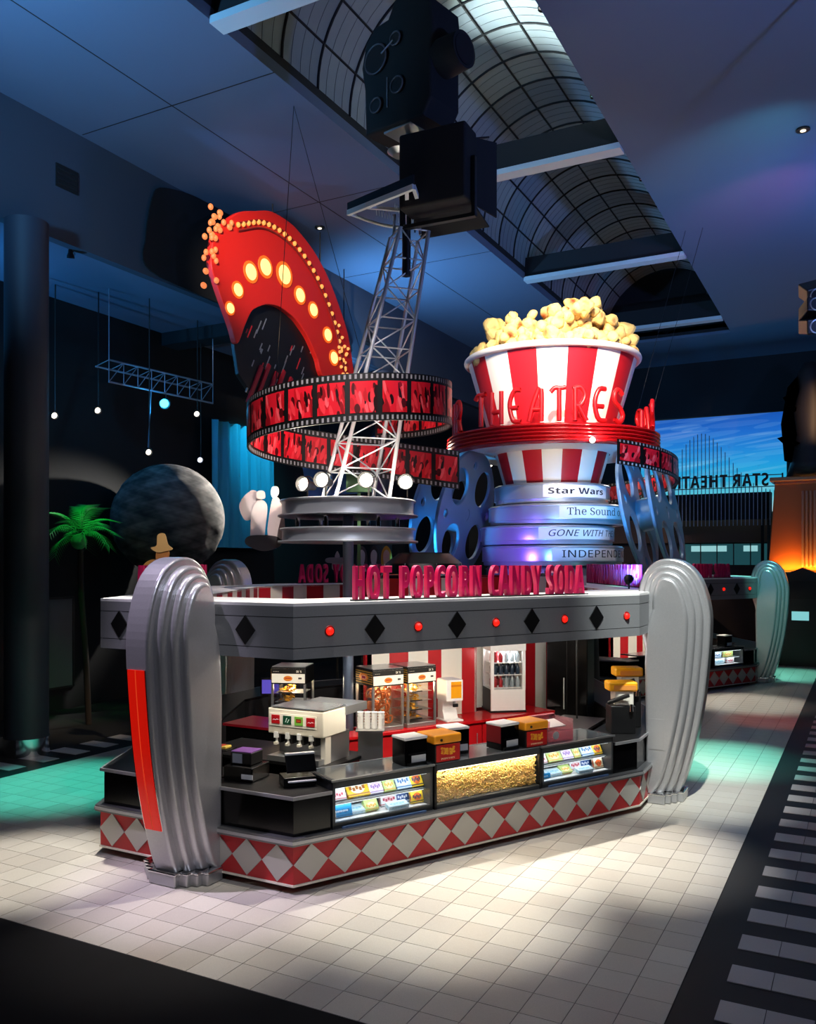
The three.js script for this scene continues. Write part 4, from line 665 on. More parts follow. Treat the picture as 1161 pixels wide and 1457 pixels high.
// ---------------------------------------------------------------- film ribbons
const frameTex = [0, 1, 2, 3].map(k => canvasTex(128, 96, (x, w, h) => {
  seed = 91 + k * 17; x.fillStyle = '#d2182a'; x.fillRect(0, 0, w, h);
  for (let i = 0; i < 26; i++) { x.fillStyle = ['#8a0c18', '#e2343f', '#4a060c', '#b4101c', '#ee5a62', '#1c0406'][i % 6]; x.beginPath(); x.ellipse(rnd() * w, h * (0.2 + rnd() * 0.8), 4 + rnd() * 10, 8 + rnd() * 22, rnd() * 0.5, 0, 7); x.fill(); }
}));
const frameM = frameTex.map(t => mat(0xffffff, 0.35, 0, { map: t }));
function ribbon(label, pts, hgt, nf) {     // pts: Vector3 centre line; the band stands upright
  const o = thing('film_ribbon', label, 'film strip', P(0, 0, 0), 0, 'giant film strip ribbons'); const cv = new THREE.CatmullRomCurve3(pts), N = 240;
  const at = t => { const p = cv.getPointAt(t), tg = cv.getTangentAt(t); tg.y = 0; tg.normalize(); return [p, new THREE.Vector3(-tg.z, 0, tg.x)]; };
  const patch = (t0, t1, y0, y1, o0, n) => { const pos = [], uv = [], idx = []; for (let i = 0; i <= n; i++) { const [p, nr] = at(t0 + (t1 - t0) * i / n); for (const [y, w] of [[y0, 0], [y1, 1]]) { pos.push(p.x + nr.x * o0, p.y + y, p.z + nr.z * o0); uv.push(i / n, w); } if (i < n) { const b = i * 2; idx.push(b, b + 2, b + 1, b + 1, b + 2, b + 3); } } const gg = new THREE.BufferGeometry(); gg.setAttribute('position', new THREE.Float32BufferAttribute(pos, 3)); gg.setAttribute('uv', new THREE.Float32BufferAttribute(uv, 2)); gg.setIndex(idx); gg.computeVertexNormals(); return gg; };
  const slab = (t0, t1, y0, y1, th, n) => { const a = patch(t0, t1, y0, y1, th, n), b = patch(t0, t1, y0, y1, -th, n); const pos = [], uv = []; const mk = (g) => g.toNonIndexed(); const edge = (y) => { const g = []; for (let i = 0; i < n; i++) { const [p, m] = at(t0 + (t1 - t0) * i / n), [q, k] = at(t0 + (t1 - t0) * (i + 1) / n); const A = [p.x + m.x * th, p.y + y, p.z + m.z * th], B = [q.x + k.x * th, q.y + y, q.z + k.z * th], Cc = [q.x - k.x * th, q.y + y, q.z - k.z * th], Dd = [p.x - m.x * th, p.y + y, p.z - m.z * th]; g.push(...A, ...B, ...Cc, ...A, ...Cc, ...Dd); } const gg = new THREE.BufferGeometry(); gg.setAttribute('position', new THREE.Float32BufferAttribute(g, 3)); gg.setAttribute('uv', new THREE.Float32BufferAttribute(new Float32Array(g.length / 3 * 2), 2)); gg.computeVertexNormals(); return gg; }; return join([mk(a), mk(b), edge(y0), edge(y1)]); };
  part('band', slab(0, 1, -hgt / 2, hgt / 2, 0.012, N), Mt.black, o);
  const fr = 0.33 * hgt;
  for (let k = 0; k < nf; k++) { const t0 = (k + 0.08) / nf, t1 = (k + 0.92) / nf; part('frame', slab(t0, t1, -fr, fr, 0.017, 8), frameM[(k * 7 + 1) % 4], o); }
  const holes = [], nh = nf * 6; for (let k = 0; k < nh; k++) for (const y of [-0.43 * hgt, 0.43 * hgt]) holes.push(slab((k + 0.3) / nh, (k + 0.7) / nh, y - 0.045 * hgt, y + 0.045 * hgt, 0.016, 1));
  part('painted_sprocket_holes', join(holes), mat(0x8f8f94, 0.6), o);  // grey inlays paint the light that would show through open holes
}
{
  const cv = 0.02, cu = 3.42, R = 1.42, pts = [];     // spiral round the lattice tower
  const cr = new THREE.Vector3(Math.cos(27.888 * D2R), 0, -Math.sin(27.888 * D2R)), fw = new THREE.Vector3(-Math.sin(27.888 * D2R), 0, -Math.cos(27.888 * D2R));
  const q = (a, h, r = R) => P(cv, h, cu).addScaledVector(cr, Math.cos(a) * r - 0.12).addScaledVector(fw, Math.sin(a) * r);
  for (let k = 0; k <= 32; k++) { const s = k / 32, a = 1.35 - s * 5.5 - (s > 0.8 ? 0 : 0); pts.push(q(a, 5.52 - 0.02 * s - 0.44 * Math.max(0, s - 0.25) / 0.75)); }
  pts.push(P(0.72, 4.74, 5.3));
  ribbon('red framed film strip ribbon spiralling round the lattice tower', pts, 0.6, 25);
  const p2 = []; for (let k = 0; k <= 14; k++) { const a = TH + (28 + k * 11.5) * D2R; p2.push(new THREE.Vector3(Math.sin(a) * 2.75, 5.5 - 0.045 * k, -SU + Math.cos(a) * 2.75)); }
  ribbon('red framed film strip ribbon curling round the right of the bucket', p2, 0.5, 13);
}
// ---------------------------------------------------------------- disc platform, pole, lattice tower
{
  const o = thing('disc_platform', 'two stacked silver disc rings on a pole carrying the lattice tower', 'platform', P(-0.08, 0, 3.3));
  part('pole', cy(0.075, 0.075, 4.1, 20, 0, 2.05, 0), mat(0x6a7a90, 0.3, 0.6), o);
  const dm = mat(0x8d939b, 0.35, 0.45);
  for (const [y0, y1, n] of [[3.93, 4.16, 'upper_disc'], [3.57, 3.77, 'lower_disc']]) { part(n, new THREE.LatheGeometry([[0, y0 + 0.02], [0.9, y0 + 0.02], [0.98, y0], [0.98, y0 + 0.025], [0.92, y0 + 0.03], [0.92, y1 - 0.03], [0.95, y1 - 0.025], [0.95, y1], [0, y1]].map(p => new THREE.Vector2(p[0], p[1])), 64), dm, o); }
  for (let k = 0; k < 6; k++) { const a = k * 1.047 + 0.4; part('spacer', cy(0.03, 0.03, 0.16, 12, Math.cos(a) * 0.7, 3.85, Math.sin(a) * 0.7), Mt.chrome, o); }
  // tower
  const t = thing('lattice_tower', 'silver lattice tower leaning up from the disc platform', 'tower', P(0, 0, 0)); const tm = mat(0xb9bfc4, 0.35, 0.6);
  const cr = new THREE.Vector3(Math.cos(27.888 * D2R), 0, -Math.sin(27.888 * D2R)), fw = new THREE.Vector3(-cr.z, 0, -cr.x).set(-Math.sin(27.888 * D2R), 0, -Math.cos(27.888 * D2R));
  const b0 = P(-0.02, 4.17, 3.38), b1 = P(0.66, 7.92, 3.74); const corner = (k, s) => { const c = b0.clone().lerp(b1, s), w = 0.38 + (0.21 - 0.38) * s; const [x, y] = [[-1, -1], [1, -1], [1, 1], [-1, 1]][k]; const rot = 0.35; return c.addScaledVector(cr, w * (x * Math.cos(rot) - y * Math.sin(rot))).addScaledVector(fw, w * (x * Math.sin(rot) + y * Math.cos(rot))); };
  const NL = 9; for (let k = 0; k < 4; k++) part('leg', bar(corner(k, 0), corner(k, 1), 0.028, 10), tm, t);
  for (let l = 0; l < NL; l++) for (let k = 0; k < 4; k++) { const s0 = l / NL, s1 = (l + 1) / NL, k2 = (k + 1) % 4; part('brace', bar(corner(k, s0), corner(k2, s0), 0.011, 6), tm, t); part('brace', (l + k) % 2 ? bar(corner(k, s0), corner(k2, s1), 0.011, 6) : bar(corner(k2, s0), corner(k, s1), 0.011, 6), tm, t); }
  for (let k = 0; k < 4; k++) part('brace', bar(corner(k, 1), corner((k + 1) % 4, 1), 0.012, 6), tm, t);
  // top platform: pointed bow of silver bars with grating
  const pl = thing('tower_platform', 'pointed silver framed platform with grating on top of the lattice tower', 'platform', P(0.62, 8.22, 3.72)); const pm = mat(0xe4e8e8, 0.4, 0.2); const V = (a, y, b) => cr.clone().multiplyScalar(a).addScaledVector(fw, b).setY(y);
  const tip = V(-0.82, 0, 0.0), rgt = V(0.3, 0, 0.5), bk = V(0.1, 0, -0.85), bow = []; for (let k = 0; k <= 10; k++) { const s = k / 10; bow.push(tip.clone().lerp(rgt, s).addScaledVector(fw, 0.22 * Math.sin(s * Math.PI))); }
  part('front_rail', new THREE.TubeGeometry(new THREE.CatmullRomCurve3(bow), 20, 0.025, 6), pm, pl); part('side_rail', beam(tip, bk, 0.05, 0.07), pm, pl); part('side_fascia', beam(tip.clone().add(new THREE.Vector3(0, 0.08, 0)), bk.clone().add(new THREE.Vector3(0, 0.1, 0)), 0.03, 0.12), Mt.black, pl); part('rear_rail', beam(bk, rgt, 0.05, 0.06), pm, pl);
  part('cross_bar', beam(tip.clone().lerp(bk, 0.25), rgt.clone().lerp(bk, 0.4), 0.04, 0.04), pm, pl); part('cross_bar', beam(rgt.clone().lerp(tip, 0.25), bk.clone().lerp(tip, 0.1), 0.05, 0.04), pm, pl);
  for (let r = 0; r < 2; r++) for (let k = 0; k < 14; k++) { const a = tip.clone().lerp(bk, 0.3 + r * 0.3).lerp(rgt, 0.15 + k * 0.045 + r * 0.05); part('grating_bar', beam(a, a.clone().addScaledVector(fw, 0.2), 0.01, 0.02), mat(0x9fb4bc, 0.4, 0.4), pl); }
  for (const s of [-0.16, 0.18]) part('hanger', bar(V(s, 0.0, 0.05), V(s * 1.1, -0.3, 0.02), 0.02), tm, pl);
  // barn door lamp
  const bd = thing('barn_door_light', 'large black barn door film light at the top of the tower', 'film light', P(1.2, 8.6, 3.78), 27.888 * D2R + Math.PI - 0.45);
  part('housing', rb(0.98, 1.02, 0.42, 0.04, 0, 0, -0.26), Mt.blackMatt, bd); const flap = (w0, w1, l) => extr([[-w0, 0], [w0, 0], [w1, l], [-w1, l]], 0.02);
  for (let k = 0; k < 4; k++) { const f = part('flap', flap(0.46, 0.52, 0.4), Mt.blackMatt, bd); f.rotation.set(0, 0, k * Math.PI / 2, 'ZXY'); const m = new THREE.Matrix4().makeRotationZ(k * Math.PI / 2).multiply(new THREE.Matrix4().makeTranslation(0, 0.47, -0.03)).multiply(new THREE.Matrix4().makeRotationX(1.15)); f.position.set(0, 0, 0); f.rotation.setFromRotationMatrix(m); f.position.setFromMatrixPosition(m); }
  part('lens', cz(0.36, 0.36, 0.02, 28, 0, 0, -0.045), mat(0x202428, 0.1), bd); part('yoke', join([bx(0.05, 0.8, 0.08, -0.53, -0.3, -0.26), bx(0.05, 0.8, 0.08, 0.53, -0.3, -0.26), bx(1.1, 0.05, 0.08, 0, -0.68, -0.26)]), Mt.black, bd); part('stem', cy(0.06, 0.06, 0.7, 12, 0.5, -0.98, -0.2), Mt.black, bd);
  // film camera on post
  const fc = thing('film_camera', 'huge black vintage film camera prop with lens drum above the tower', 'film camera', P(0.62, 9.45, 3.8), 27.888 * D2R - 0.72);
  part('post', cy(0.035, 0.035, 1.55, 12, 0, -0.62, 0), Mt.black, fc);
  part('body', extr([[-0.52, 0.0], [0.5, -0.06], [0.62, 0.12], [0.62, 0.75], [0.66, 1.0], [0.62, 1.42], [0.3, 1.66], [0.02, 1.62], [-0.1, 1.42], [-0.36, 1.4], [-0.52, 1.25], [-0.6, 0.95], [-0.54, 0.62]], 0.55, 0.04, 3).translate(0, 0, -0.28), Mt.blackMatt, fc);
  part('lens_drum', cz(0.24, 0.26, 0.5, 32).rotateY(Math.PI / 2).translate(0.78, 0.7, 0.05), Mt.blackMatt, fc); part('lens_glass', cz(0.2, 0.2, 0.02, 32).rotateY(Math.PI / 2).translate(1.03, 0.7, 0.05), Mt.gloss, fc);
  const dial = (n, x, y, r) => { const d = part(n, cz(r, r, 0.04, 28, x, y, 0.33), Mt.black, fc); part('bezel', new THREE.TorusGeometry(r, 0.012, 6, 28).translate(x, y, 0.35), mat(0x55555a, 0.4, 0.4), d); }; dial('winder', -0.32, 0.95, 0.2); dial('dial', 0.05, 1.1, 0.09); dial('dial', -0.32, 0.3, 0.1); dial('dial', 0.08, 0.45, 0.11);
  part('crank', bar(new THREE.Vector3(-0.2, 0.98, 0.36), new THREE.Vector3(0.02, 1.08, 0.36), 0.012), mat(0x6a6a72, 0.4, 0.5), fc); part('seam', bx(0.012, 0.42, 0.01, -0.12, 0.42, 0.325), Mt.steel, fc); part('mount_plate', bx(0.5, 0.03, 0.5, 0, -0.08, 0), Mt.steel, fc);
  part('reflector', cy(0.2, 0.12, 0.06, 24, -0.1, -0.35, 0.05), Mt.steel, fc);
}
// ---------------------------------------------------------------- stage lamps
function stageLamp(pos, aim, label, lit, s = 1, group = 'stage spotlights', gl = 6, hang = 0, down = 0) {
  const o = thing('stage_spotlight', label, 'spotlight', pos, 0, group); const body = part('body', new THREE.LatheGeometry([[0, -0.3], [0.08, -0.3], [0.1, -0.1], [0.15, 0.02], [0.16, 0.12], [0.145, 0.12], [0.13, 0.03], [0, 0.0]].map(p => new THREE.Vector2(p[0] * s, p[1] * s)), 20).rotateX(Math.PI / 2), Mt.black, o);
  body.lookAt(aim.clone().sub(pos).add(o.position)); const dir = aim.clone().sub(pos).normalize(); body.quaternion.setFromUnitVectors(new THREE.Vector3(0, 0, 1), dir);
  const lens = part('lens', cz(0.125 * s, 0.125 * s, 0.01, 20, 0, 0, 0.035 * s), lit ? glow(lit, gl, 0xffffff) : mat(0x30343a, 0.1), body); lens.userData.label = 'lens';
  part('yoke', new THREE.TorusGeometry(0.17 * s, 0.012 * s, 6, 14, Math.PI).translate(0, 0.0, -0.08 * s), Mt.black, o); if (hang) part('drop_pipe', cy(0.014, 0.014, hang - pos.y - 0.16 * s, 8, 0, (hang - pos.y + 0.16 * s) / 2, -0.08 * s), Mt.black, o); if (down) part('stand', cy(0.014, 0.014, pos.y - down, 8, 0, -(pos.y - down) / 2, -0.08 * s), Mt.black, o); return o;
}
const bracket = bx(0.16, 0.03, 0.03);
const lampWhere = { sky: 'black ceiling spotlight clamped along the skylight slot, some of the set added', cornice: 'hung flood lamp colouring the side of the hall, one of the set added', roof: 'flood lamp on the island roof aimed at the film cans and reels' };
spots.forEach(({ l }) => { const inSlot = l.position.y > 11.3; const d = l.target.position.clone().sub(l.position).normalize(), kind = l.position.y > 10.5 ? 'sky' : l.position.y < 5 ? 'roof' : 'cornice'; const lamp = stageLamp(l.position.clone().addScaledVector(d, -0.08), l.target.position, lampWhere[kind], l.color.getHex(), 0.45, kind + ' lamps', 0.5, kind === 'roof' ? 0 : l.position.y > 11.3 ? 0 : l.position.x < -6.7 ? 9.17 : CEIL, kind !== 'roof' ? 0 : Math.abs(l.position.x) > 2.9 || l.position.x < -2 ? 2.89 : l.position.x > 2 ? 0.966 : 0.01); if (inSlot) part('bracket', bx(0.2, 0.03, 0.03, (l.position.x > 0 ? 1 : -1) * 0.09, 0, 0), Mt.black, lamp); });  // the added spots get a fixture here as well
for (const [x, u, lab] of [[0.45, 3.0, 'lit lamp in front on the upper disc'], [-0.05, 2.7, 'lit lamp at the front middle of the upper disc'], [-0.62, 3.1, 'lit lamp at the left of the upper disc, tilted'], [0.78, 3.5, 'lit lamp at the right rim of the upper disc']]) { const p = P(x - 0.05, 4.4, u); stageLamp(p, P(x * 2 + 0.5, 4.6, u - 3), lab, 0xfff2dc, 0.7, 'lamps on the disc platform', 6, 0, 4.16); const l = new THREE.PointLight(0xfff2dc, 3); l.position.copy(p).add(P(0.1, 0.02, -0.22)); l.castShadow = true; scene.add(l); }
// ---------------------------------------------------------------- left side: truss, lamps, moon, curtain, palm
{
  const t = thing('lighting_truss', 'silver lighting truss hung on the left in front of dark wall', 'truss', P(0, 0, 0)); const A = P(-8, 7.64, 6.36), B = P(-8, 7.72, 9.7), tm = mat(0x9aa8b8, 0.35, 0.6), dn = new THREE.Vector3(0, -0.47, 0), bk = new THREE.Vector3(-0.4, -0.1, 0);
  part('chord', bar(A, B, 0.022), tm, t); part('chord', bar(A.clone().add(dn), B.clone().add(dn), 0.022), tm, t); part('chord', bar(A.clone().add(bk), B.clone().add(bk), 0.022), tm, t);
  for (let k = 0; k <= 8; k++) { const a = A.clone().lerp(B, k / 8); part('web', bar(a, a.clone().add(dn), 0.01), tm, t); if (k < 8) part('web', bar(a.clone().add(dn), A.clone().lerp(B, (k + 1) / 8), 0.01), tm, t); part('web', bar(a, a.clone().add(bk), 0.01), tm, t); }
  part('drop_rod', bar(A, A.clone().setY(9.17), 0.012), tm, t); part('drop_rod', bar(B, B.clone().setY(9.17), 0.012), tm, t);
  const bl = P(-7.9, 6.95, 7.9); stageLamp(bl, P(2, 3, 1), 'bright blue spotlight hung from the left truss', 0x2fb4ff, 0.8, 'lamps on the left truss', 7, 7.17); const bp = new THREE.PointLight(0x2fb4ff, 1.5); bp.position.copy(bl).add(new THREE.Vector3(0.3, -0.05, 0.2)); scene.add(bp);
  for (const [v, h, u, lab, lit] of [[-8, 6.9, 9.1, 'white lamp at the right end of the left truss', 0xfff4e0], [-8.4, 6.6, 6.4, 'oval lit lamp left of the truss', 0xfff4e0], [-7.75, 5.75, 7.25, 'lamp on a long drop rod below the truss', 0xfff4e0], [-8.6, 6.5, 4.7, 'small lit lamp far left in the dark', 0xfff4e0], [-8.8, 6.4, 5.6, 'small lit lamp second from the left in the dark', 0xfff4e0], [-8.6, 5.9, 9.9, 'small lamp under the right end of the truss', 0xdfe8ff]]) stageLamp(P(v, h, u), P(4, 2, 2), lab, lit, 0.5, 'lamps on the left truss', 2.5, 9.17);
  part('drop_rod', bar(P(-7.75, 5.85, 7.25), P(-8.0, 7.17, 7.6), 0.012), tm, t);
  const mm = noiseTex(256, (x, y) => { let n = 0; for (const [f, a] of [[5, 60], [11, 34], [23, 22], [47, 12]]) n += a * Math.sin(x * f * 6.283 + Math.sin(y * f * 6.283 * 0.7) * 2) * Math.sin(y * f * 6.283 + x * 3); const v = 140 + n * 0.7; return [v, v, v]; });
  const mo = thing('moon_model', 'large cratered grey moon model in the dark on the left', 'moon', P(-8.15, 4.3, 8.3)); const mg = new THREE.SphereGeometry(1.3, 64, 48); seed = 5; const cr = []; for (let k = 0; k < 50; k++) { const a = rnd() * 6.28, z = rr(-1, 1), r = Math.sqrt(1 - z * z); cr.push([r * Math.cos(a), z, r * Math.sin(a), rr(0.05, 0.22)]); }
  const mp = mg.attributes.position; for (let i = 0; i < mp.count; i++) { const p = new THREE.Vector3().fromBufferAttribute(mp, i), n = p.clone().normalize(); let f = 1; for (const c of cr) { const d = Math.hypot(n.x - c[0], n.y - c[1], n.z - c[2]) / c[3]; if (d < 1) f -= 0.03 * (1 - d * d); else if (d < 1.3) f += 0.008 * (1.3 - d) / 0.3; } p.multiplyScalar(f); mp.setXYZ(i, p.x, p.y, p.z); } mg.computeVertexNormals();
  part('globe', mg, mat(0x9a938c, 0.9, 0, { map: mm }), mo); part('stand', cy(0.2, 0.35, 3.1, 20, 0, -2.8, 0), Mt.black, mo);
  // curtain
  const cg = new THREE.PlaneGeometry(2.7, 3.4, 120, 8); const pp = cg.attributes.position; for (let i = 0; i < pp.count; i++) { const x = pp.getX(i), y = pp.getY(i); pp.setZ(i, 0.07 * Math.sin(x * 14) + 0.03 * Math.sin(x * 31 + y)); pp.setX(i, x * (1 - 0.06 * (y - 1.7) / 3.4)); } cg.computeVertexNormals();
  const cu = thing('stage_curtain', 'teal blue pleated curtain glowing on the left behind the film ribbon', 'curtain', P(-9.0, 5.4, 12.2), Math.PI / 2); part('drape', cg, mat(0x2f9fc0, 0.85), cu); part('rail', bar(new THREE.Vector3(-1.35, 1.72, 0), new THREE.Vector3(1.35, 1.72, 0), 0.025), Mt.black, cu);
  // palm
  const pa = thing('palm_tree', 'green lit artificial palm in the dark on the left', 'palm', P(-7.9, 0, 5.5)); part('trunk', new THREE.TubeGeometry(new THREE.CatmullRomCurve3([[0.25, 0, 0], [0.15, 1.5, 0], [0.02, 2.8, 0], [0, 3.9, 0]].map(p => new THREE.Vector3(...p))), 16, 0.06, 8), mat(0x2a2018, 0.9), pa);
  const fg = []; for (let k = 0; k < 16; k++) for (const s of [-1, 1]) fg.push(new THREE.BufferGeometry().setFromPoints([new THREE.Vector3(0.1 + k * 0.045, 0.16 * Math.sin(k * 0.16) - 0.0012 * k * k, 0), new THREE.Vector3(0.13 + k * 0.045, 0.16 * Math.sin(k * 0.16) - 0.0012 * k * k, 0.01 * s), new THREE.Vector3(0.24 + k * 0.047, 0.1 * Math.sin(k * 0.16) - 0.06 - 0.0015 * k * k, s * 0.24)])); fg.forEach(g => { g.computeVertexNormals(); });
  const frond = join([...fg, ...[new THREE.TubeGeometry(new THREE.CatmullRomCurve3([0, 5, 10, 15].map(k => new THREE.Vector3(0.1 + k * 0.045, 0.16 * Math.sin(k * 0.16) - 0.0012 * k * k, 0))), 10, 0.01, 4)].map(g => { const q = g.toNonIndexed(); q.deleteAttribute('uv'); return q; })]); seed = 3;
  for (let k = 0; k < 15; k++) { const f = part('frond', frond, mat(0x3fae62, 0.7), pa); f.position.set(0, 3.9, 0); f.rotation.set(0, k * 2.4, rr(-0.5, 1.2), 'YXZ'); f.scale.setScalar(rr(0.75, 1.05)); } part('coconut', new THREE.SphereGeometry(0.16, 16, 12).translate(0.08, 3.72, 0.1), mat(0x4aa860, 0.7), pa);
  const gp = thing('poster_panel', 'dim grey framed poster panel low on the left wall', 'poster', P(-9.58, 1.5, 6.35), Math.PI / 2); part('panel', bx(0.8, 1.95, 0.03), mat(0x55585c, 0.8), gp); part('frame', join([bx(0.9, 0.05, 0.05, 0, 1.0, 0), bx(0.9, 0.05, 0.05, 0, -1.0, 0), bx(0.05, 2.0, 0.05, 0.43, 0, 0), bx(0.05, 2.0, 0.05, -0.43, 0, 0)]), Mt.black, gp);
}
// ---------------------------------------------------------------- red bulb marquee mural hung before the left bulkhead
{
  const X = -5.4, o = thing('marquee_mural', 'huge red arched panel with glowing bulbs hung high on the left', 'mural', P(X, 0, 0));
  const flat = (pts, th, off) => extr(pts.map(([u, h]) => [u, h]), th, 0.02).rotateY(Math.PI / 2).translate(off, 0, 0);
  const outer = [[7.0, 10.35], [6.6, 9.9], [6.5, 9.3], [6.75, 8.8], [7.1, 8.25], [7.3, 7.9], [7.55, 8.35], [7.8, 8.72], [8.3, 8.98], [8.8, 9.05], [9.4, 8.92], [9.9, 8.62], [10.3, 8.2], [10.6, 7.8], [11.9, 7.9], [11.88, 8.4], [11.65, 9.1], [11.2, 9.75], [10.7, 10.3], [10.1, 10.72], [9.3, 11.02], [8.5, 11.05], [7.9, 10.85], [7.4, 10.65]];
  const sh = new THREE.Shape(); const cvp = new THREE.CatmullRomCurve3(outer.map(p => new THREE.Vector3(p[0], p[1], 0)), true, 'catmullrom', 0.4).getPoints(120); 
  part('red_arch', flat(cvp.map(p => [p.x, p.y]), 0.1, 0), mat(0xc41a10, 0.5), o);
  const inr = [[7.35, 7.9], [7.75, 8.65], [8.3, 8.95], [8.8, 9.02], [9.4, 8.9], [9.9, 8.6], [10.3, 8.18], [10.62, 7.75], [10.2, 7.0], [9.2, 6.75], [8.0, 6.9], [7.5, 7.3]];
  part('dark_hollow', flat(inr, 0.06, -0.08), Mt.black, o);
  const band = new THREE.CatmullRomCurve3([[7.3, 10.4], [8.2, 10.75], [9.2, 10.7], [10.2, 10.2], [11.0, 9.3], [11.5, 8.2]].map(p => new THREE.Vector3(0.13, p[1], -p[0]))); for (const d of [0, 0.16]) part('trim_band', new THREE.TubeGeometry(new THREE.CatmullRomCurve3(band.points.map(p => p.clone().add(new THREE.Vector3(0, -d, 0)))), 40, 0.025, 6), mat(0x7a1410, 0.5), o);
  const bulb = (h, u, rx, ry, c, I) => [rx > 0.13 && part('bulb_halo', cy(1, 1, 0.02, 20).rotateZ(Math.PI / 2).scale(1, ry * 0.95, rx * 0.95).translate(0.125, h, -u), glow(0xff6a10, 0.8, 0x884410), o), part('bulb', new THREE.SphereGeometry(1, 16, 10).scale(0.05, ry * 0.7, rx * 0.7).translate(0.135, h, -u), glow(c, I, 0x884410), o)];  // orange emissive disc paints a glow halo round each large bulb
  for (const [u, h, r] of [[7.3, 9.0, 0.2], [7.73, 9.5, 0.26], [8.24, 9.76, 0.27], [8.94, 9.8, 0.32], [9.55, 9.5, 0.24], [10.1, 9.3, 0.22], [10.72, 8.85, 0.22], [11.0, 8.35, 0.22], [7.05, 8.55, 0.16]]) bulb(h, u, r, r * 0.95, 0xffd080, 1.8);
  for (const [u, h] of band.getPoints(26).map(p => [-p.z, p.y - 0.04])) bulb(h, u, 0.07, 0.08, 0xffa850, 1.1);
  seed = 9; for (let k = 0; k < 26; k++) { const s = k / 26, a = 2.1 + s * 1.5; bulb(9.45 + Math.sin(a) * 1.2 + rr(-0.2, 0.3), 7.65 + Math.cos(a) * 1.25 + rr(-0.35, 0.25), 0.06 + rnd() * 0.05, 0.09, 0xff8a50, 0.9); }
  for (let k = 0; k < 16; k++) { const u = rr(11.2, 11.75); bulb(7.95 + k * 0.09 * (12.2 - u), u, 0.05, 0.06, 0xffb060, 1); }
  for (let k = 0; k < 34; k++) { const u = rr(7.7, 10.2), h = rr(7.0, 8.6); part('chrome_rod', bx(0.03, rr(0.1, 0.42), 0.03).rotateX(-0.5).translate(-0.01, h, -u), k % 4 ? Mt.steel : mat(0xb02028, 0.4), o); }
  for (let k = 0; k < 5; k++) part('red_tube', bx(0.05, 1.0, 0.09).rotateX(-0.5).translate(0.02, 7.2 + rr(-0.1, 0.1), -(8.0 + k * 0.28)), mat(0xa81a24, 0.4), o);
  part('hanger', bar(new THREE.Vector3(0.05, 10.9, -8.6), new THREE.Vector3(0.05, CEIL, -8.6), 0.015), Mt.black, o); part('hanger', bar(new THREE.Vector3(0.05, 10.2, -10.5), new THREE.Vector3(0.05, CEIL, -10.5), 0.015), Mt.black, o);
  const bkp = thing('shadow_backdrop', 'black board painting the shadow halo behind the red arch on the bulkhead', 'backdrop', P(-6.6, 0, 0)); part('board', extr(new THREE.CatmullRomCurve3([[6.3, 11.0], [6.0, 9.9], [6.4, 9.2], [13.8, 9.2], [13.0, 10.2], [12.0, 10.9], [10.2, 11.27], [7.5, 11.27]].map(p => new THREE.Vector3(p[0], p[1], 0)), true, 'catmullrom', 0.3).getPoints(60).map(p => [p.x, Math.min(p.y, 11.27)]), 0.03).rotateY(Math.PI / 2), Mt.blackMatt, bkp);  // dark board painted in for the shadow around the red arch
}
// ---------------------------------------------------------------- cut-out figures (flat printed standees)
function standee(label, pos, rot, pieces, h0) {
  const o = thing('person_cutout', label, 'cutout', pos, rot, 'flat cut-out figures'); pieces.forEach(([n, pts, col, z = 0]) => part(n, extr(new THREE.CatmullRomCurve3(pts.map(p => new THREE.Vector3(p[0], p[1], 0)), true, 'catmullrom', 0.5).getPoints(48).map(p => [p.x, p.y]), 0.02).translate(0, 0, z), mat(col, 0.7), o)); if (h0) part('prop', bx(0.05, h0, 0.03, 0, -h0 / 2, -0.03), Mt.black, o); return o;
}
const YAW = 27.888 * D2R;
standee('cut-out of a figure in a tan cowboy hat beyond the left canopy', P(-4.5, 3.05, 4.2), YAW, [['shoulders', [[-0.3, 0], [-0.26, 0.2], [-0.1, 0.3], [0.12, 0.26], [0.16, 0.05], [0.1, -0.1], [-0.2, -0.1]], 0xc08a50], ['scarf', [[-0.04, 0.16], [0.0, 0.34], [0.16, 0.4], [0.17, 0.14]], 0xe8dcc8, 0.022], ['face', [[-0.03, 0.3], [0.0, 0.5], [0.14, 0.54], [0.2, 0.38], [0.1, 0.26]], 0xb87c4c, 0.03], ['hat', [[-0.12, 0.5], [-0.02, 0.54], [0.0, 0.72], [0.12, 0.74], [0.18, 0.56], [0.26, 0.48], [0.14, 0.44], [0.0, 0.42]], 0xd8b483, 0.04]], 3.05);
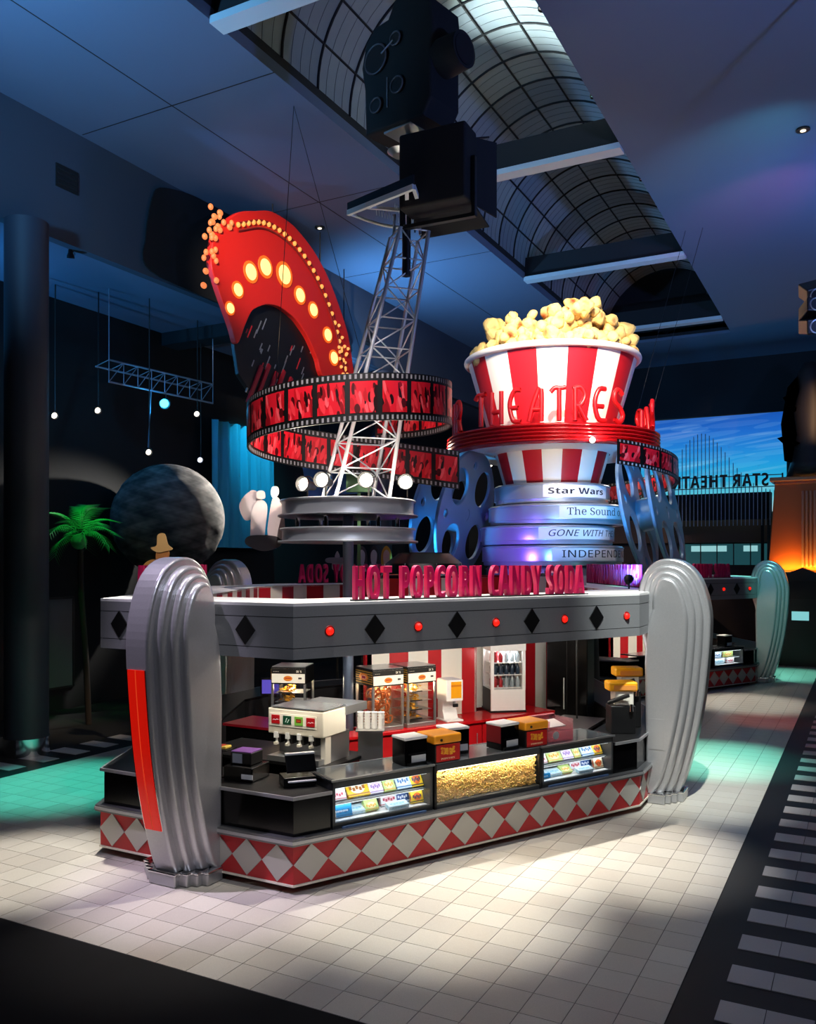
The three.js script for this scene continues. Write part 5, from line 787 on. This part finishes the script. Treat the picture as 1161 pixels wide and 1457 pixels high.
standee('pale cut-out of a film crew pair with camera left of the silver discs', P(-1.38, 3.62, 3.0), YAW, [['camera', [[-0.3, 0.45], [-0.26, 0.6], [-0.1, 0.72], [0.02, 0.6], [-0.02, 0.4], [-0.2, 0.28]], 0xb9aeb0], ['figure_body', [[-0.14, 0.1], [-0.12, 0.4], [-0.02, 0.58], [0.1, 0.5], [0.08, 0.2], [0.04, 0.0], [-0.12, 0.0]], 0xcabfbe, 0.02], ['figure_body', [[0.12, 0.05], [0.14, 0.4], [0.2, 0.62], [0.3, 0.55], [0.36, 0.2], [0.34, 0.02]], 0xbdb0ae, 0.03], ['head', [[0.16, 0.66], [0.18, 0.76], [0.26, 0.76], [0.27, 0.66], [0.2, 0.6]], 0xd6cac6, 0.04], ['head', [[-0.04, 0.6], [-0.03, 0.7], [0.06, 0.7], [0.07, 0.6]], 0xcdbfbc, 0.04], ['tripod_case', [[-0.2, -0.06], [-0.14, 0.06], [0.24, 0.05], [0.3, -0.08], [0.05, -0.16]], 0x2a282c, 0.045]]).children[0].parent.add(Object.assign(shade(new THREE.Mesh(bx(0.5, 0.03, 0.03, 0.2, 0.06, -0.02), Mt.black)), { name: 'bracket' }));
for (const [x, u, c1, c2, lab] of [[-2.91, 8.4, 0xd8cfc6, 0x5c5048, 'cut-out head with pale face, leftmost of the three behind the pole'], [-2.68, 8.5, 0xc9c0ba, 0x332c2a, 'cut-out head with grey hood, middle of the three behind the pole'], [-2.45, 8.62, 0xe0b890, 0xd89a20, 'cut-out head with golden hair, rightmost of the three behind the pole']]) standee(lab, P(x, 3.2, u), YAW, [['hair', [[-0.15, 0], [-0.16, 0.3], [0, 0.44], [0.16, 0.3], [0.15, 0]], c2], ['face', [[-0.09, 0.1], [-0.1, 0.28], [0, 0.36], [0.1, 0.28], [0.08, 0.1], [0, 0.05]], c1, 0.022], ['shoulders', [[-0.2, -0.08], [-0.12, 0.06], [0.12, 0.06], [0.2, -0.08]], c1, 0.03]], 3.2).scale.set(0.62, 1, 1);
standee('pale small cut-out figure group left of the pole above the back canopy', P(-3.36, 3.15, 8.16), YAW, [['figure_body', [[-0.1, 0], [-0.08, 0.22], [0.08, 0.22], [0.1, 0]], 0xb8aea4], ['head', [[-0.05, 0.26], [0, 0.38], [0.05, 0.26]], 0xc6bab0, 0.022], ['arm', [[-0.2, 0.14], [-0.2, 0.24], [0.2, 0.24], [0.2, 0.14]], 0xa89e94, 0.02]], 3.2);
// blue and green printed boards behind the discs
solo('printed_board', 'tilted blue and violet printed board behind the lattice tower foot', 'board', extr([[-0.6, 0], [-0.7, 0.7], [0.5, 1.0], [0.62, 0.1]], 0.03), mat(0xffffff, 0.5, 0, { map: canvasTex(64, 64, (x) => { x.fillStyle = '#2f6fc0'; x.fillRect(0, 0, 64, 64); x.fillStyle = '#8a7ac8'; x.beginPath(); x.arc(44, 40, 22, 0, 7); x.fill(); }) }), P(-1.15, 4.35, 4.9), YAW);
solo('green_board', 'narrow green printed board right of the disc lamps', 'board', join([rb(0.4, 0.75, 0.04, 0.01, 0, 0.375, 0), bx(0.05, 1.5, 0.03, 0, -0.75, -0.02)]), mat(0x5c8a5a, 0.6), P(-0.7, 4.4, 4.62), YAW);
// ---------------------------------------------------------------- far end: sky mural, rods, marquee box, orange pier
{
  const sky = canvasTex(512, 288, (x, w, h) => { seed = 21; const g = ['#1652b0', '#1a66c4', '#1f80d0', '#1f96d6', '#27a8d2', '#5cc0cf', '#bcdce0']; for (let j = 0; j < h; j++) { const s = j / h * (g.length - 1), k = Math.min(g.length - 2, Math.floor(s)); const a = new THREE.Color(g[k]).lerp(new THREE.Color(g[k + 1]), s - k); x.fillStyle = '#' + a.getHexString(); x.fillRect(0, j, w, 1); } for (let k = 0; k < 60; k++) { x.globalAlpha = 0.10; x.fillStyle = k % 3 ? '#e6eaf4' : '#c7b4dc'; x.beginPath(); x.ellipse(rnd() * w, rnd() * h * 0.8, 40 + rnd() * 130, 2 + rnd() * 7, -0.12 + rnd() * 0.1, 0, 7); x.fill(); } x.globalAlpha = 1; });
  const s = thing('sky_mural', 'backlit blue sky mural screen on the far end wall', 'mural', P(1.2, 6.95, 27.0)); part('screen', bx(5.2, 3.6, 0.06), new THREE.MeshStandardMaterial({ color: 0x101010, emissive: 0xffffff, emissiveMap: sky, emissiveIntensity: 1.05, roughness: 0.6 }), s); part('frame', join([bx(5.3, 0.05, 0.1, 0, 1.83, 0), bx(5.3, 0.05, 0.1, 0, -1.83, 0), bx(0.1, 6.94, 0.06, -2, -3.47, -0.06), bx(0.1, 6.94, 0.06, 2, -3.47, -0.06)]), Mt.black, s);
  const sl = new THREE.RectAreaLight(0x3f9ad8, 1.2, 5, 3.4); sl.position.copy(P(1.2, 6.95, 26.9)); sl.lookAt(P(1.2, 6.95, 20)); scene.add(sl);
  const s2 = thing('sky_mural', 'sliver of blue sky mural at the right edge of the photo', 'mural', P(7.2, 7.2, 27.0)); part('screen', bx(4.0, 3.6, 0.06), s.children[0].material, s2); part('frame', join([bx(0.1, 7.19, 0.06, -1.5, -3.6, -0.06), bx(0.1, 7.19, 0.06, 1.5, -3.6, -0.06)]), Mt.black, s2);
  const r = thing('rod_screen', 'row of thin upright steel rods of rising and falling height before the sky mural', 'sculpture', P(0, 0, 25.6)), rm = mat(0x8a98a8, 0.35, 0.6);
  for (let k = 0; k < 28; k++) { const v = 0.0 + k * 0.135, h = 5.75 + 2.2 * Math.exp(-Math.pow((k - 8) / 9.5, 2)) - (k < 3 ? 0.5 : 0); part('rod', bar(new THREE.Vector3(v, 4.6, 0), new THREE.Vector3(v, h, 0), 0.016, 6), rm, r); }
  for (const y of [5.95, 6.35]) part('cross_rail', bx(3.9, 0.03, 0.03, 1.85, y, 0.05), Mt.black, r); for (const v of [-0.07, 3.78]) part('leg', bar(new THREE.Vector3(v, 0, 0.05), new THREE.Vector3(v, 6.4, 0.05), 0.03), Mt.black, r);
  const ml = thing('marquee_letters', 'dark marquee letters seen from behind on the rod screen', 'sign', P(3.35, 5.98, 25.5), Math.PI); let x = 0; for (const ch of 'STAR THEATRES') { if (ch === ' ') { x += 0.14; continue; } if (x > 3.2) break; const m = part('letter', letterGeo(ch, 0.44, 0.06, 0.8), Mt.black, ml); m.position.x = x; x += adv(ch, 0.44, 0.8) + 0.02; }
  solo('marquee_box', 'black marquee box below the rods on the far balcony', 'sign box', join([rb(3.6, 0.95, 0.4, 0.02), bx(0.1, 4.85, 0.1, -1.5, -2.87, 0), bx(0.1, 4.85, 0.1, 1.5, -2.87, 0)]), Mt.blackMatt, P(1.6, 5.3, 25.9));
  const bal = thing('balcony', 'brown balcony wall with shop window below at the far end', 'balcony', P(0, 0, 27.6)); part('parapet', bx(8, 0.9, 0.3, 0.5, 4.5, 0), mat(0x5a3a2c, 0.7), bal); part('shop_wall', bx(8, 4.05, 0.2, 0.5, 2.02, -0.3), Mt.brown, bal); part('window_band', bx(3.4, 0.8, 0.04, 1.6, 3.6, -0.18), glow(0x2f6f78, 0.35, 0x081014), bal);
  for (const [wx, ww] of [[0.6, 0.5], [1.2, 0.9], [2.5, 0.5]]) part('lit_pane', bx(ww, 0.22, 0.02, wx, 3.82, -0.15), glow(0x9fdce0, 0.8), bal); for (let k = 0; k < 6; k++) part('mullion', bx(0.04, 0.8, 0.05, 0.1 + k * 0.6, 3.6, -0.15), Mt.black, bal);
  const op = thing('orange_pier', 'flared stepped pier glowing orange with fluted centre at the far right', 'pier', P(4.8, 0, 24.6)); const om = mat(0xb0622a, 0.65);
  part('shaft', extr([[-1.35, 2.9], [1.35, 2.9], [1.12, 5.9], [-1.12, 5.9]], 0.8, 0.03).translate(0, 0, -0.4), om, op); for (let k = 0; k < 6; k++) part('flute', rb(0.07, 2.5, 0.08, 0.02, -0.3 + k * 0.12, 4.4, 0.45), mat(0x9a7a66, 0.5), op); part('cornice', rb(2.6, 0.14, 1.1, 0.03, 0, 6.05, 0), mat(0xc08a5a, 0.5), op); part('cornice', rb(2.35, 0.1, 0.95, 0.03, 0, 5.93, 0), mat(0x9a5a34, 0.5), op); part('lower_body', bx(2.4, 2.9, 0.7, 0, 1.45, -0.1), Mt.black, op);
  const st = thing('winged_statue', 'dark winged statue with gilt claws on the orange pier', 'statue', P(4.7, 6.12, 24.6)); part('body', new THREE.LatheGeometry([[0, 0], [0.75, 0], [0.6, 0.5], [0.45, 1.4], [0.55, 2.2], [0.35, 3.0], [0.42, 3.4], [0.2, 3.8], [0, 3.85]].map(p => new THREE.Vector2(p[0], p[1])), 24), mat(0x1c1410, 0.6), st);
  for (const sx of [-1, 1]) { part('wing', extr([[0.2, 0.4], [0.75, 0.6], [0.85, 1.8], [0.65, 3.0], [0.4, 3.3], [0.25, 2.0]], 0.2, 0.03).scale(sx, 1, 1), mat(0x20160f, 0.6), st); part('talon', extr([[0.3, 1.1], [0.75, 1.35], [0.95, 1.3], [0.8, 1.15], [0.5, 1.02]], 0.1, 0.02).scale(sx, 1, 1).translate(0, 0, 0.35), Mt.gold, st); part('feather', extr([[0.35, 2.2], [0.7, 2.7], [0.8, 2.65], [0.5, 2.15]], 0.06, 0.01).scale(sx, 1, 1).translate(0, 0, 0.3), mat(0x8a5a38, 0.5), st); }
  const pot = thing('podium', 'black gabled ticket podium with small lit screen at the far right', 'podium', P(4.55, 0, 23.4)); part('body', bx(1.9, 2.7, 0.8, 0, 1.35, 0), Mt.black, pot); part('gable', extr([[-1.05, 0], [1.05, 0], [0, 0.42]], 0.9, 0.01).translate(0, 2.7, -0.45), Mt.black, pot); part('frame', bx(0.95, 0.95, 0.03, 0, 1.65, 0.41), mat(0x16181a, 0.4), pot); part('screen', bx(0.5, 0.28, 0.01, -0.05, 1.6, 0.43), glow(0x8fe0e4, 0.8), pot);
  const ol = thing('uplight', 'amber uplight trough at the foot of the orange pier', 'lamp', P(4.8, 2.95, 24.0)); part('trough', bx(2.2, 0.06, 0.14, 0, 0, 0), Mt.black, ol); part('tube', bx(2.1, 0.02, 0.08, 0, 0.035, 0), glow(0xffb040, 1.5), ol);
  const al = new THREE.RectAreaLight(0xffa030, 90, 2.1, 0.12); al.position.copy(P(4.8, 3.03, 23.98)); al.lookAt(P(4.8, 5.0, 24.4)); scene.add(al);
  const fx = thing('stage_lamp_cluster', 'black cluster of hanging stage lamps at the right edge of the photo', 'stage lights', P(5.7, 6.75, 6.0)); for (const [y, a] of [[0.25, 0.6], [0.0, -0.2], [-0.22, 0.3]]) { const h = part('lamp_head', rb(0.26, 0.2, 0.34, 0.02), Mt.black, fx); h.position.set(0, y, 0); h.rotation.set(a, 0.4, 0); part('lens_rim', new THREE.TorusGeometry(0.09, 0.01, 6, 16).translate(0, 0, 0.17), Mt.steel, h); } part('drop_pipe', cy(0.025, 0.025, 4.2, 10, 0.1, 2.4, 0), Mt.black, fx);
}
// ceiling downlights and rigging wires
for (const [v, u, lab] of [[-5.16, 10.2, 'small round downlight in the left ceiling beside the mural'], [5.32, 10.46, 'small round downlight in the right ceiling']]) { const o = thing('downlight', lab, 'downlight', P(v, CEIL - 0.02, u), 0, 'ceiling downlights'); part('ring', cy(0.12, 0.12, 0.03, 20), Mt.black, o); part('lamp', cy(0.05, 0.05, 0.02, 16, 0, -0.015, 0), glow(0xfff0d0, 2), o); }
[[[-2.5, CEIL - 0.01, 5.4], [-2.4, 4.2, 9.4]], [[-2.5, CEIL - 0.01, 5.4], [-1.35, 5.6, 3.3]], [[2.5, CEIL - 0.01, 14.5], [1.3, 6.1, 13.8]], [[2.9, CEIL - 0.01, 14.5], [1.7, 6.1, 13.6]]].forEach(([a, b], k) => solo('rigging_wire', ['thin rigging wire running down left of the tower', 'thin rigging wire running to the film ribbon', 'thin wire right of the bucket, left of two', 'thin wire right of the bucket, right of two'][k], 'wire', bar(P(...a), P(...b), 0.006, 5), Mt.black, null, 0, 'rigging wires'));
renderer.render(scene, camera);
